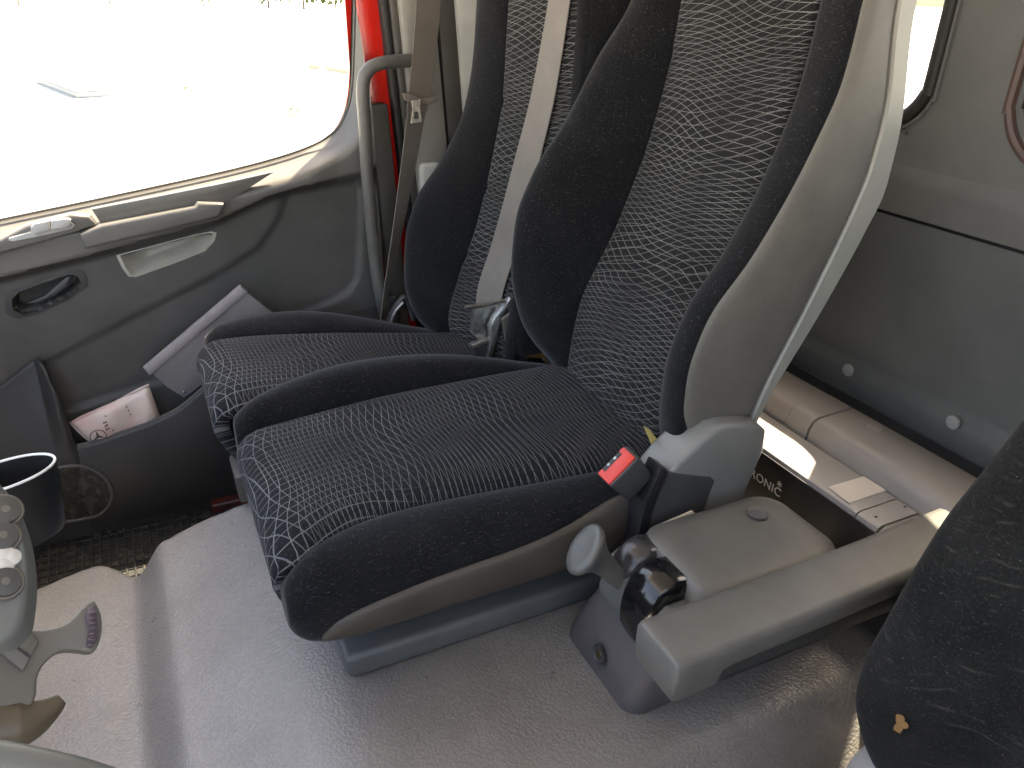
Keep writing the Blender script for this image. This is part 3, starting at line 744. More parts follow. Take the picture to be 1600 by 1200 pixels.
def near_ring(y):
    d = min(max((-.0825 - y) / .055, 0), 1); k = math.sqrt(max(1 - (1-d)**2, 0)); q = 1 - k   # quarter-round front end
    zt_ = .250 - .045*q
    xs = x0M(y); w = xs - .858                 # seam and width of the roll
    cr = .010 + .10*(xs - .925)                # a wider roll stands higher
    return [(xs+.034, y, .222-.03*q), (xs+.001, y, .236-.030*q), (xs-.008, y, zt_+.004), (xs-.08*w-.012, y, zt_+cr*.9), (xs-.42*w, y, zt_+cr), (.872+.010*q+.10*(w-.067), y, zt_-.002), (.857+.022*q, y, zt_-.036), (.858+.028*q, y, .180),
            (.864+.028*q, y, .145+.03*q), (.872+.028*q, y, .125+.045*q), (.92, y, .120+.05*q), (xs+.034, y, .13+.045*q)]
bolster('cushion_bolster', ms, [-.083, -.085, -.090, -.098, -.110, -.124, -.14, -.18, -.24, -.30, -.38, -.46, -.54, -.62, -.70, -.76], near_ring)
sk = []
for y in (-.124, -.13, -.145, -.18, -.24, -.30, -.38, -.46, -.54, -.62, -.70):
    zt_ = zvM(y); k = sstep(-.108, -.17, y); o = .0
    xo_ = lambda z: .8495 + (.012 if z > .22 else 0)*sstep(.2, .25, z) + .014*(1-k)
    lo_ = .128
    sk.append([(xo_(zt_)+.004, y, zt_), (xo_(zt_), y, zt_-.006), (xo_(zt_*.6+lo_*.4)-.002, y, zt_*.6+lo_*.4), (xo_(.15)+.001, y, .6*lo_+.4*zt_ if zt_ < .15 else .148), (.862+.012*(1-k), y, lo_), (.90, y, lo_-.004), (.90, y, zt_-.004)])
loft('cushion_skirt', sk, 'skirt_vinyl_shaded', ms, smooth=70, sub=1)
crM = prof([(-.80, .245), (-.70, .270), (-.62, .294), (-.5, .316), (-.40, .326), (-.30, .330), (-.2, .323), (-.12, .310), (-.08, .284)])
cxM = prof([(-.8, 1.365), (-.62, 1.378), (-.45, 1.40), (-.3, 1.395), (-.1, 1.345)])
def far_ring(y):
    k = sstep(-.078, -.13, y); xs = x1M(y); zc = crM(y); xc = cxM(y)
    return [(xs-.03, y, .225), (xs, y, zM(y)-.004-.01*(1-k)), (xs+(xc-xs)*.06, y, .55*zc+.45*zM(y)), (xs+(xc-xs)*.36, y, zc-.006), (xc-.01, y, zc+.001), (xc+.022*k+.004, y, zc-.010), (xc+.036*k+.004, y, zc-.04),
            (xc+.036*k+.004, y, .20), (xc+.02, y, .15+.03*(1-k)), (xs, y, .15+.03*(1-k)), (xs-.03, y, .17)]
bolster('cushion_bolster', ms, [-.080, -.086, -.098, -.116, -.15, -.22, -.30, -.38, -.46, -.54, -.62, -.70, -.76, -.80], far_ring)
# pedestal
base_px = [(.902, -.168), (1.39, -.168), (1.39, -.80), (.902, -.80)]
bz = lambda y: .086
hexa('seat_base', [(.900, -.166, .002), (.900, -.80, .002), (1.40, -.80, .002), (1.40, -.166, .002), (.902, -.160, .050), (.902, -.80, .050), (1.40, -.80, .058), (1.40, -.160, .058)], .013, 'base_plastic', ms, 4)
rbox('seat_pan', (1.16, -.46, .095), (.42, .60, .09), .01, 'dark_plastic', ms)
rbox('seat_pan_front', (1.30, -.125, .10), (.20, .03, .09), .008, 'stalk_grey', ms)

# ---- the outer passenger seat (by the door)
ps = thing('passenger_seat', 'dark cloth passenger seat next to the door with a grey belt across its back', 'seat', (1.62, -.42, -.05))
ysPf = prof([(.10, -.69), (.15, -.680), (.251, -.652), (.366, -.682), (.491, -.730), (.656, -.772), (.784, -.795), (.982, -.806), (1.3, -.84)])
ysPn = prof([(.10, -.74), (.251, -.715), (.366, -.742), (.491, -.79), (.656, -.832), (.784, -.858), (.982, -.875), (1.3, -.90)])
cp = dict(side='velvet', xs_near=1.465, xs_far=1.70, ys_near=ysPn, ys_far=ysPf, x_far=1.835, x_near=1.418, z0=.12, z1=1.28, zv=.25, zs=.2,
          yf_far=prof([(.10, -.70), (.14, -.685), (.162, -.665), (.20, -.62), (.24, -.590), (.331, -.568), (.431, -.574), (.541, -.608), (.629, -.676), (.745, -.737), (.872, -.762), (.979, -.770), (1.3, -.80)]),
          yf_near=prof([(.10, -.72), (.25, -.70), (.40, -.72), (.60, -.80), (.80, -.84), (1.0, -.845), (1.3, -.87)]),
          yg=prof([(.1, -.80), (.5, -.88), (1.0, -.95), (1.3, -.98)]), yr=prof([(.1, -.85), (.5, -.96), (1.0, -1.02), (1.3, -1.05)]),
          tufts=((.78, -.02), (.60, -.05), (.45, -.08)))
backrest(ps, cp)
zP = prof([(-.9, .165), (-.62, .195), (-.50, .214), (-.3, .245), (-.12, .262), (-.05, .262)])
x0P = prof([(-.9, 1.425), (-.5, 1.42), (0, 1.395)]); x1P = prof([(-.8, 1.69), (-.5, 1.695), (-.1, 1.70)])
cushion(ps, x0P, x1P, zP, y0=-.078)
crP = prof([(-.75, .18), (-.6, .218), (-.505, .250), (-.40, .282), (-.295, .305), (-.18, .312), (-.10, .304), (-.07, .280)])
cxP = prof([(-.75, 1.745), (-.5, 1.765), (-.3, 1.785), (-.1, 1.755)])
def farP_ring(y):
    k = sstep(-.072, -.12, y); xs = x1P(y); zc = crP(y); xc = cxP(y)
    return [(xs-.03, y, zP(y)-.02), (xs, y, zP(y)-.004-.01*(1-k)), (xs+(xc-xs)*.06, y, .55*zc+.45*zP(y)), (xs+(xc-xs)*.36, y, zc-.006), (xc-.01, y, zc+.001), (xc+.022*k+.004, y, zc-.012), (xc+.040*k+.004, y, zc-.045),
            (xc+.040*k+.004, y, .17), (xc+.02, y, .12+.03*(1-k)), (xs, y, .12+.03*(1-k)), (xs-.03, y, .14)]
bolster('cushion_bolster', ps, [-.074, -.080, -.092, -.11, -.15, -.22, -.30, -.38, -.46, -.54, -.62, -.70], farP_ring)
rbox('seat_pan', (1.60, -.42, .11), (.34, .60, .07), .01, 'dark_plastic', ps)
fr_px = [(345, 640), (368, 700), (372, 745), (345, 728)]
hexa('front_bracket', [(1.46, -.098, -.05), (1.46, -.155, -.05), (1.58, -.155, -.05), (1.58, -.098, -.05), (1.45, -.084, .14), (1.45, -.15, .14), (1.66, -.15, .14), (1.66, -.084, .14)], .006, 'stalk_grey', ps)
hexa('front_cover', [(1.47, -.078, .0), (1.47, -.13, .0), (1.52, -.13, .0), (1.52, -.078, .0), (1.45, -.074, .08), (1.45, -.13, .08), (1.55, -.13, .08), (1.55, -.074, .08)], .006, 'stalk_grey', ps)
rbox('seat_rail', (1.57, -.42, -.17), (.07, .56, .24), .01, 'dark_plastic', ps)

# ---- the driver's seat (right edge of the view) with its armrest
ds = thing('driver_seat', 'black ribbed driver seat with a worn hole and a grey armrest', 'seat', (.15, -.80, 0))
XD = .40
sil = [at(*p, 'x', XD) for p in ((1600, 680), (1560, 730), (1520, 781), (1480, 830), (1432, 905), (1390, 980), (1362, 1030), (1345, 1062), (1336, 1095), (1334, 1120), (1338, 1145), (1346, 1170), (1362, 1205))]
dy = prof([(float(p[2]), float(p[1])) for p in sil] + [(.9, -.94), (1.2, -1.0)])
zz = np.concatenate([np.linspace(float(sil[-1][2])-.02, .62, 46), np.linspace(.65, 1.2, 10)])
rings = []
for z in zz:
    f_ = dy(float(z)); bk = f_ - .26
    rings.append([(.10, f_-.075, z), (.24, f_-.075, z), (.29, f_-.060, z), (.335, f_-.020, z), (.372, f_-.001, z), (.402, f_-.004, z), (.424, f_-.028, z), (.434, f_-.075, z), (.436, f_-.15, z), (.430, bk+.02, z), (.40, bk, z), (.10, bk, z)])
db_ = loft('back_bolster', rings, 'velvet_ribbed', ds, smooth=80, sub=1)
loft('back_shell', [[(.44, dy(float(z))-.262, z), (.438, dy(float(z))-.30, z), (.40, dy(float(z))-.325, z), (-.25, dy(float(z))-.325, z), (-.25, dy(float(z))-.262, z)] for z in zz], 'shell_plastic', ds, smooth=50)
grid('back_centre', lambda u, v: (-.25+.40*u, dy(float(zz[0]+(zz[-1]-zz[0])*v))-.07, zz[0]+(zz[-1]-zz[0])*v), 6, 30, 'fabric_back', ds, uvfn=lambda u, v: (.4*u, v), smooth=80, solid=-.03)
# worn hole: foam showing through, a frayed rim around it
def seat_front(p):                            # signed: positive in front of the bolster's front-right flank
    z = float(p[2]); f_ = dy(z); x = float(p[0])
    yy_ = np.interp(x, [.10, .24, .29, .335, .372, .402, .424, .434], [f_-.075, f_-.075, f_-.060, f_-.020, f_-.001, f_-.004, f_-.028, f_-.075])
    return float(p[1]) - yy_
hc = athit(1407, 1131, lambda p: min(seat_front(p), 1) if p[0] < .434 else 1.0, .3, 1.6)
hole = []
random.seed(3)
NH = 40
for k in range(NH):
    a = 2*math.pi*k/NH; r = 1 + .16*math.sin(3*a+1) + .12*math.sin(5*a+.4) + random.uniform(-.07, .07)
    px, py = 1407 + 11*r*math.cos(a), 1131 + 15*r*math.sin(a)
    q = athit(px, py, lambda p: seat_front(p) if p[0] < .434 else 1.0, .3, 1.6)
    hole.append(q + np.array([-.0005, .0012, .0012]))
hcent = sum(hole)/len(hole)
mk('foam_patch', [hcent - np.array([0, .001, 0])] + hole, [(0, 1+k, 1+(k+1) % NH) for k in range(NH)], 'foam', db_, smooth=0)
tube('frayed_rim', hole, .0009, 'velvet_ribbed', db_, n=6, res=2, closed=True)
# lower side trim of the driver's seat
prism('seat_side_trim', [at(*p, 'x', .425) for p in ((1352, 1158), (1330, 1180), (1306, 1215), (1300, 1290), (1480, 1290), (1500, 1160))], (-.05, 0, 0), .008, 'ebox', ds)
# armrest: padded top with a recessed dark underside
arm_top = .300
def arm_ring(y, k=1.0):
    x0, x1 = .492, .580; h = .062*k
    zt_ = arm_top + .010*sstep(-.75, -1.0, y)
    return [(x0+.004, y, zt_-h), (x0, y, zt_-.030), (x0+.0005, y, zt_-.009), (x0+.004, y, zt_-.0015), (x0+.013, y, zt_+.001), (x1-.013, y, zt_+.001), (x1-.004, y, zt_-.0015), (x1-.0005, y, zt_-.009), (x1, y, zt_-.030), (x1-.004, y, zt_-h)]
R0 = []
for y, s_, dz in ((-.4685, .90, -.014), (-.470, .965, -.006), (-.474, 1.0, -.001), (-.49, 1.0, 0)):
    r = arm_ring(y); cx = .536
    R0.append([(cx+(p[0]-cx)*s_, p[1], arm_top-.03+(p[2]-arm_top+.03)*s_*(1.0) + 0*dz) for p in r])
hs = [(-.52, 1.0), (-.535, .98), (-.542, .66), (-.56, .60), (-.70, .55), (-.85, .5), (-1.02, .45)]
armo = loft('armrest', R0 + [arm_ring(y, k) for y, k in hs], 'arm_vinyl', ds, smooth=60)
hexa('arm_frame', [(.500, -.545, .238), (.572, -.545, .238), (.572, -1.02, .225), (.500, -1.02, .225), (.500, -.545, .285), (.572, -.545, .285), (.572, -1.02, .285), (.500, -1.02, .285)], .004, 'arm_under', armo)
rbox('arm_pivot', (.47, -.93, .22), (.06, .07, .07), .012, 'arm_under', armo)

# ================================================================== belts and buckles
pb = thing('pillar_belt', 'brown grey seat belt hanging from the door pillar with a metal tongue on it', 'seat belt', at(655, 160, 'x', 1.88))
bp = [(694, -300, 1.93), (684, -170, 1.92), (672, -40, 1.90), (667, 40, 1.89), (659, 120, 1.88), (651, 175, 1.875), (641, 240, 1.87), (628, 320, 1.865), (614, 400, 1.865), (603, 460, 1.87), (597, 500, 1.88)]
bw = [20, 20, 20, 20, 19, 17, 15, 12, 9, 6.5, 5]
def px_width(px, py, x, w): return (at(px+w, py, 'x', x) - at(px-w, py, 'x', x)) / 2
i_ = 6
ribbon('webbing', [at(a, b, 'x', x) for a, b, x in bp[:i_]], [px_width(*bp[k], bw[k]) + np.array([.004, 0, 0]) for k in range(i_)], .0025, 'belt_brown', pb)
ribbon('webbing_lower', [at(a, b, 'x', x) for a, b, x in bp[i_-1:]], [px_width(*bp[k], bw[k]) + np.array([.012, 0, 0]) for k in range(i_-1, len(bp))], .0025, 'belt_grey', pb)
tg = prism('tongue_cover', [at(*p, 'x', 1.862) for p in ((629, 146), (640, 145), (655, 153), (672, 153), (684, 150), (684, 158), (672, 164), (650, 163), (634, 157))], (.012, 0, 0), .003, 'belt_brown', pb)
plate('tongue_plate', [(0, 0), (.022, .002), (.020, -.02), (.024, -.05), (-.004, -.052), (.002, -.02)], [[(.006, -.026), (.016, -.025), (.018, -.042), (.004, -.043)]],
      at(643, 157, 'x', 1.846), (0, -1, 0), (0, 0, 1), (1, 0, 0), .003, 'tongue_metal', tg)

cb = thing('seat_back_belt', 'wide grey belt running down the back of the passenger seat to its buckle', 'seat belt', at(765, 460, 'x', 1.58))
def back_surf(p):
    u = (p[0]-1.465)/(1.70-1.465); z = float(p[2]); u = min(max(u, 0), 1)
    return float(p[1]) - (ysPn(z)*(1-u) + ysPf(z)*u + .016)
cpx = [(918, -300, 15), (900, -160, 16), (880, -40, 17), (874, 0, 17), (861, 80, 18), (846, 160, 19), (826, 240, 20), (806, 320, 21), (786, 390, 21), (768, 445, 21), (762, 480, 19), (760, 505, 17)]
P = [athit(a, b, back_surf, .8, 3) for a, b, w in cpx]
W = []
for (a, b, w) in cpx:
    W.append((athit(a+w, b, back_surf, .8, 3) - athit(a-w, b, back_surf, .8, 3))/2)
ribbon('webbing', P, W, .003, 'belt_grey', cb)
lp = athit(762, 500, back_surf, .8, 3)
# buckle pieces stuck between the two seats
bk = thing('lap_buckle', 'steel and black belt buckle parts tucked between the two seats', 'buckle', at(765, 520, 'x', 1.50))
xb = 1.50
tube('latch_bar', [at(727, 480, 'x', xb), at(760, 476, 'x', xb), at(788, 470, 'x', xb)], .0055, 'steel', bk, n=10, res=3)
prism('latch_plate', [at(*p, 'x', xb+.02) for p in ((742, 484), (780, 478), (778, 492), (768, 505), (764, 520), (768, 528), (750, 532), (738, 522))], (.02, 0, 0), .003, 'steel', bk)
prism('buckle_arm', [at(*p, 'x', xb-.01) for p in ((798, 466), (806, 470), (802, 484), (786, 498), (782, 510), (778, 528), (769, 560), (762, 560), (768, 532), (766, 512), (774, 496), (790, 478))], (.022, 0, 0), .003, 'steel', bk)
prism('buckle_edge', [at(*p, 'x', xb) for p in ((738, 540), (770, 528), (771, 533), (740, 547))], (.02, 0, 0), .002, 'steel', bk)
prism('buckle_body', [at(*p, 'x', xb+.004) for p in ((738, 544), (770, 530), (768, 560), (746, 562))], (.03, 0, 0), .003, 'dark_plastic', bk)
prism('webbing_loop', [at(*p, 'x', xb+.03) for p in ((775, 470), (800, 455), (815, 500), (800, 560), (772, 562))], (.02, 0, 0), .004, 'black_plastic', bk)
rk = thing('rusty_bracket', 'rusty dark steel bracket at the foot of the middle seat back', 'bracket', at(830, 548, 'x', 1.43))
prism('hinge_plate', [at(*p, 'x', 1.44) for p in ((800, 540), (850, 540), (853, 560), (792, 560))], (.02, 0, 0), .003, 'rust_steel', rk)
prism('hinge_ear', [at(*p, 'x', 1.452) for p in ((785, 500), (812, 480), (836, 545), (796, 556))], (.012, 0, 0), .003, 'pillar_dark', rk)
ob = thing('outer_buckle_strap', 'black strap loop beside the passenger seat near the grab handle foot', 'strap', at(625, 490, 'x', 1.87))
tube('strap_loop', [at(*p, 'x', 1.862) for p in ((606, 506), (613, 488), (624, 470), (634, 464), (640, 480), (646, 500))], .007, 'dark_plastic', ob, n=8)
tube('strap_edge', [at(*p, 'x', 1.855) for p in ((610, 506), (618, 486), (630, 472))], .004, 'steel', ob, n=8)

# ------------------------------------------------------------------ hinge tower of the middle seat with red buckle
XT = .825
tw = thing('belt_tower', 'grey plastic recliner cover standing behind the red belt buckle', 'seat cover', (.87, -.80, 0))
tpts = [at(*p, 'x', XT) for p in ((1020, 800), (1040, 748), (1062, 722), (1095, 692), (1118, 672), (1135, 666), (1165, 664), (1190, 665), (1200, 674), (1196, 705), (1172, 760), (1150, 830), (1130, 880), (1005, 880))]
prism('cover', tpts, (.078, 0, 0), .012, 'tower_plastic', tw, 4, 50)
ins = prism('side_cover', [at(*p, 'x', XT-.004) for p in ((1046, 740), (1112, 747), (1117, 752), (1100, 800), (1080, 860), (1005, 860), (1020, 800))], (.012, 0, 0), .003, 'dark_plastic', tw)
prism('boot', [at(*p, 'x', XT-.008) for p in ((1034, 730), (1046, 736), (1022, 790), (1012, 860), (992, 860), (1008, 790))], (.04, 0, 0), .006, 'black_plastic', tw)
rbt = thing('belt_buckle', 'seat belt buckle with a bright red push button', 'buckle', at(990, 790, 'x', .84))
A = at(932, 740, 'x', .866); B = at(977, 694, 'x', .866); D = at(964, 763, 'x', .826)
ab = B - A; ad = np.array([D[0]-A[0], 0, 0]); nn = np.cross(ab/np.linalg.norm(ab), np.array([1., 0, 0]));
nn = nn/np.linalg.norm(nn); nn = nn if nn[2] < 0 else -nn
Ln = .062
def q8(a0, b0, c0, d0, l0, l1, tap=1.0):
    o = lambda s, t: A + ab*s + ad*t
    top = [o(a0, c0), o(b0, c0), o(b0, d0), o(a0, d0)]; m = sum(top)/4
    return [m + (p-m)*tap + nn*l1 for p in top] + [p + nn*l0 for p in top]
hexa('housing', q8(0, 1, 0, 1, 0, Ln, .86), .005, 'dark_plastic', rbt, 3)
rb_ = hexa('release_button', q8(.10, .92, .30, .93, -.003, .01), .0025, 'red_button', rbt)
hexa('button_tab', q8(.02, .18, .06, .93, -.0025, .01), .002, 'red_button', rb_)
hexa('button_tab', q8(.76, .92, .06, .93, -.0025, .01), .002, 'red_button', rb_)
hexa('slot', q8(.18, .78, .05, .30, -.0008, .01), .0005, 'black_plastic', rbt)
for s_ in (.36, .58): disc('slot_stud', A+ab*s_+ad*.17-nn*.0008, -nn, .0028, .0015, 'steel', rbt, 10)
sb = A + ab*.5 + ad*.5
tube('stalk', [sb+nn*.05, sb+nn*.09, np.array([.855, -.72, .20]), np.array([.865, -.74, .10])], .012, 'black_plastic', rbt, n=10)

ty = thing('yellow_tag', 'small yellow tag poking out between seat cushion and red buckle', 'tag', at(1024, 692, 'x', .905))
prism('tag_strip', [at(*p, 'x', .90) for p in ((1008, 668), (1016, 672), (1040, 704), (1034, 710), (1020, 696))], (.006, 0, 0), .001, 'tape_yellow', ty)

# ================================================================== gear console
gc = thing('gear_console', 'grey gear selector console with padded lid between the seats', 'console', (.72, -.70, 0))
def rect_ring(x0, x1, y0, y1, z, r, n=5, tilt=0.0):
    P = []
    for cx, cy, a0 in ((x1-r, y0+r, -90), (x1-r, y1-r, 0), (x0+r, y1-r, 90), (x0+r, y0+r, 180)):
        for k in range(n+1):
            a = math.radians(a0+90*k/n); yv = cy+r*math.sin(a); P.append((cx+r*math.cos(a), yv, z + tilt*(yv-y1)))
    return P
loft('housing', [rect_ring(.652, .860, -.97, -.536, .001, .030), rect_ring(.650, .858, -.97, -.5375, .02, .030), rect_ring(.643, .838, -.95, -.548, .08, .034), rect_ring(.632, .815, -.93, -.562, .14, .036),
                 rect_ring(.624, .805, -.91, -.566, .180, .036, tilt=.0), rect_ring(.640, .79, -.90, -.585, .196, .03)], 'console_plastic', gc, smooth=50)
# padded lid
L = []
for z, d, t_ in ((.188, .0, 0), (.200, -.006, 0), (.232, -.006, 0), (.246, -.001, 0), (.253, .008, 0), (.2565, .022, 0), (.2575, .045, 0)):
    L.append([(p[0], p[1], p[2] + (.004*math.sin((p[1]+.6)*4) if z > .21 else 0)) for p in rect_ring(.612+d, .785-d, -.882+d, -.612-d*.8, z, max(.042-d*.5, .02), 7)])
lid = loft('lid', L, 'arm_vinyl', gc, smooth=60)
bowl('finger_dimple', [at(1183, 802, 'z', .2585) + .0165*np.array([math.cos(a), math.sin(a), 0]) for a in (2*math.pi*k/24 for k in range(24))], (0, 0, -.0012), 'console_plastic', lid, .6, .0)
disc('dimple_floor', at(1181, 804, 'z', .2584), (0, 0, 1), .010, .0002, 'console_plastic', lid, 20)
# selector surround, gloss black gate and lever
sr = [(.640, .800)]
loft('selector_frame', [rect_ring(.630, .802, -.66, -.552, .14, .03), rect_ring(.630, .802, -.66, -.548, .155, .03), rect_ring(.634, .796, -.66, -.556, .205, .026), rect_ring(.64, .79, -.66, -.57, .22, .02)], 'base_plastic', gc, smooth=50)
def gate(name, x0, x1, mat, gr=0.0, seg=6):
    pr_ = [(-.552-gr, .13), (-.543-gr, .155), (-.543-gr, .190), (-.550-gr, .218), (-.563-gr, .238), (-.582-gr, .249), (-.61, .250), (-.625, .235), (-.625, .13)]
    xs_ = [(x0+.010, .82), (x0+.004, .93), (x0, 1.0), (x1, 1.0), (x1-.0, 1.0), (x1+.004, .93), (x1+.010, .82)]
    cy, cz = -.60, .17
    return loft(name, [[(x, cy+(y-cy)*k, cz+(z-cz)*k) for y, z in catmull(pr_, 3)] for x, k in ((x0, .80), (x0+.003, .92), (x0+.010, 1.0), (x1-.010, 1.0), (x1-.003, .92), (x1, .80))], mat, gc, smooth=60)
gt = gate('selector_gate', .650, .722, 'gloss_black')
gate('gate_side', .724, .780, 'smoke_plastic', .012)
k0 = at(917, 860, 'x', .765); k1 = at(982, 915, 'x', .742)
ax = (k1-k0)/np.linalg.norm(k1-k0)
side1 = np.cross(ax, np.array([0, 0, 1.])); side1 /= np.linalg.norm(side1); side2 = np.cross(ax, side1)
rings = []
for s_, r1, r2 in ((-.0085, .012, .009), (-.0090, .026, .019), (-.0095, .0375, .0275), (-.0080, .0420, .0315), (-.0040, .0440, .0330), (.0010, .0425, .0320), (.008, .0360, .0285), (.017, .0275, .0240), (.028, .0215, .0200), (.045, .0180, .0175), (.068, .0168, .0168), (.085, .0165, .0165)):
    rings.append([k0 + ax*s_ + r1*math.cos(a)*(side1*.75+side2*.66) + r2*math.sin(a)*(side2*.75-side1*.66) for a in (2*math.pi*k/28 for k in range(28))])
kn = loft('gear_knob', rings, 'knob', gc, smooth=60)
loft('knob_collar', [[k1 + ax*s_ + r*(math.cos(a)*side1+math.sin(a)*side2) for a in (2*math.pi*k/20 for k in range(20))] for s_, r in ((-.012, .0165), (-.010, .0178), (.016, .0178), (.018, .012))], 'dark_plastic', kn, smooth=50)
hexa('collar_clip', [k1+ax*a+side1*b+side2*c for a, b, c in ((-.004, -.017, .010), (.012, -.017, .010), (.012, -.017, -.010), (-.004, -.017, -.010), (-.004, -.021, .008), (.012, -.021, .008), (.012, -.021, -.008), (-.004, -.021, -.008))], .001, 'steel', kn)
# screw recess on the front face
rc = at(937, 1022, 'y', -.5375)
nr = np.array([.0, .98, .18])
u_ = np.array([1., 0, 0]); v_ = np.cross(nr, u_); v_ /= np.linalg.norm(v_)
ring = [rc + nr*.003 + .0155*(math.cos(a)*u_+math.sin(a)*v_) for a in (2*math.pi*k/22 for k in range(22))]
bowl('screw_recess', ring, -nr*.0025, 'dark_plastic', gc, .75, .12)
disc('screw_head', rc+nr*.0012, nr, .007, .0012, 'rust_steel', gc, 14)
pp = thing('paper_card', 'small pale card wedged between console lid and seat cover', 'card', at(1060, 815, 'x', .81))
prism('card', [at(*p, 'x', .808) for p in ((1028, 822), (1082, 799), (1092, 806), (1088, 850), (1030, 850))], (.004, 0, 0), .001, 'sticker', pp)

# ================================================================== boxes behind the seats
eb = thing('control_box', 'long grey black control box with white lettering behind the console', 'control box', (.85, -1.06, 0))
zE = .222
def boxloft(name, x0, x1, yf, yb, z0, z1, mat, parent, r=.012):
    pr = [(yb, z0), (yf, z0), (yf, z1-r), (yf-r*.3, z1-r*.3), (yf-r, z1), (yb+r*.6, z1), (yb, z1-r*.6)]
    return loft(name, [[(x, y, z) for y, z in pr] for x in (x0, x1)], mat, parent, smooth=40)
yfE, ybE = -1.003, -1.108
xe = at(1312, 800, 'z', zE)[0]; xe2 = at(1343, 828, 'z', zE)[0]
body = boxloft('box_body', .700, 1.45, yfE, ybE, .03, zE, 'ebox', eb)
boxloft('front_cover', .56, 1.45, yfE+.002, yfE-.012, .03, zE-.010, 'ebox_dark', eb, .004)
sp_ = boxloft('end_plate', .655, .6975, yfE, ybE, .03, zE-.0005, 'ebox', eb)
boxloft('end_cap', .575, .6525, yfE, ybE, .03, zE-.002, 'pillar_trim', eb, .018)
for x_, y_ in ((.676, -1.025), (.676, -1.095)): disc('screw', (x_, y_, zE-.0008), (0, 0, 1), .0028, .0008, 'black_plastic', sp_, 10)
lab = [at(*p, 'z', zE+.0012) for p in ((1293, 761), (1350, 744), (1385, 766), (1327, 786))]
mk('label_sticker', lab, [(0, 1, 2, 3)], 'sticker', body, smooth=0)
fc = bpy.data.curves.new('lettering', 'FONT'); fc.body = 'TRONIC'; fc.size = .026; fc.extrude = .0004; fc.align_x = 'RIGHT'; fc.space_character = 1.05
to = bpy.data.objects.new('tmp', fc); COL.objects.link(to)
me = bpy.data.meshes.new_from_object(to.evaluated_get(bpy.context.evaluated_depsgraph_get())); bpy.data.objects.remove(to); bpy.data.curves.remove(fc)
lp_ = at(1219, 778, 'y', yfE+.0026)
for v in me.vertices:
    c_ = v.co.copy(); w = np.array([lp_[0]-c_.x, yfE+.0030+c_.z, lp_[2]+c_.y]) - ORG[eb.name]; v.co = [float(q) for q in w]
me.materials.clear(); fin('lettering', me, 'letter_white', eb, 0, org=ORG[eb.name])
sc_c = lp_ + np.array([.008, .0008, .027])
for k in range(3):
    a = k*math.pi/3 + .5; d_ = np.array([math.cos(a), 0, math.sin(a)])*.0065; e_ = np.array([-math.sin(a), 0, math.cos(a)])*.0011
    mk('asterisk_stroke', [sc_c-d_-e_, sc_c+d_-e_, sc_c+d_+e_, sc_c-d_+e_], [(0, 1, 2, 3)], 'letter_white', eb, smooth=0)

bn = thing('bunk_rail', 'pinkish grey long moulded ledge running below the rear wall', 'ledge', (.9, -1.17, 0))
zB = .262; yb0, yb1 = -1.232, -1.105
xj = at(1255, 660, 'z', zB)[0]
pr = [(yb0, .05), (yb1+.02, .05), (yb1+.012, .12), (yb1, .20), (yb1-.004, zB-.022), (yb1-.012, zB-.006), (yb1-.025, zB), (yb0+.012, zB+.004), (yb0, zB-.004)]
loft('ledge_cover', [[(x, y, z) for y, z in pr] for x in (-.4, xj-.003)], 'bunk', bn, smooth=45)
loft('ledge_end', [[(x, y, z) for y, z in pr] for x in (xj+.003, xj+.058)], 'bunk', bn, smooth=45)
loft('ledge_tail', [[(x, y, z-.001) for y, z in pr] for x in (xj+.0595, 1.9)], 'bunk', bn, smooth=45)
disc('round_cap', at(1367, 668, 'z', zB+.003), (0, .03, 1), .0145, .002, 'bunk', bn, 24, .001)

# ================================================================== front left: wheel, stalk, cup, mat
P0 = at(30, 900, 'x', .40); nW = np.array([-.55, -.35, .62]); nW /= np.linalg.norm(nW)
onw = lambda px, py, d=0.0: atp(px, py, P0 + nW*d, nW)
swh = thing('steering_wheel', 'grey steering wheel hub with round control buttons at the left edge', 'steering wheel', P0)
hubpx = [(-140, 640), (-60, 700), (0, 760), (24, 806), (36, 850), (41, 900), (37, 950), (26, 985), (-20, 1010), (-140, 1010)]
prism('hub_pod', [onw(*p) for p in catmull(hubpx, 3)], -nW*.022 + ROT[:, 0]*.012, .003, 'wheel_grey', swh, 4, 50)
for (px, py, r) in ((6, 800, .0085), (2, 840, .0085), (6, 912, .0085)):
    c = onw(px, py, .0005); b_ = disc('control_button', c, nW, r*1.12, .003, 'stalk_grey', swh, 24, 0)
    disc('button_cap', c, nW, r*.93, .0048, 'dark_plastic', b_, 24, .0008)
    disc('button_icon', c+nW*.0052, nW, r*.25, .0006, 'stalk_grey', b_, 12)
for (px, py) in ((4, 866), (17, 872), (6, 884)):
    disc('small_key', onw(px, py, .001), nW, .0048, .003, 'switch_silver', swh, 16, .001)
rimc = [atp(px, py, CAM + ray(60, 1180)*.42, [-.5, -.2, .8]) for px, py in ((-200, 1160), (-60, 1196), (40, 1216), (130, 1238), (240, 1280), (380, 1360))]
tube('rim', rimc, .0125, 'wheel_grey', swh, n=16, res=6)
tube('column', [P0 - nW*.03 + np.array([-.04, .05, -.02]), P0 + np.array([-.08, .25, -.15]), np.array([.30, .62, .36])], .035, 'dark_plastic', swh, n=16)
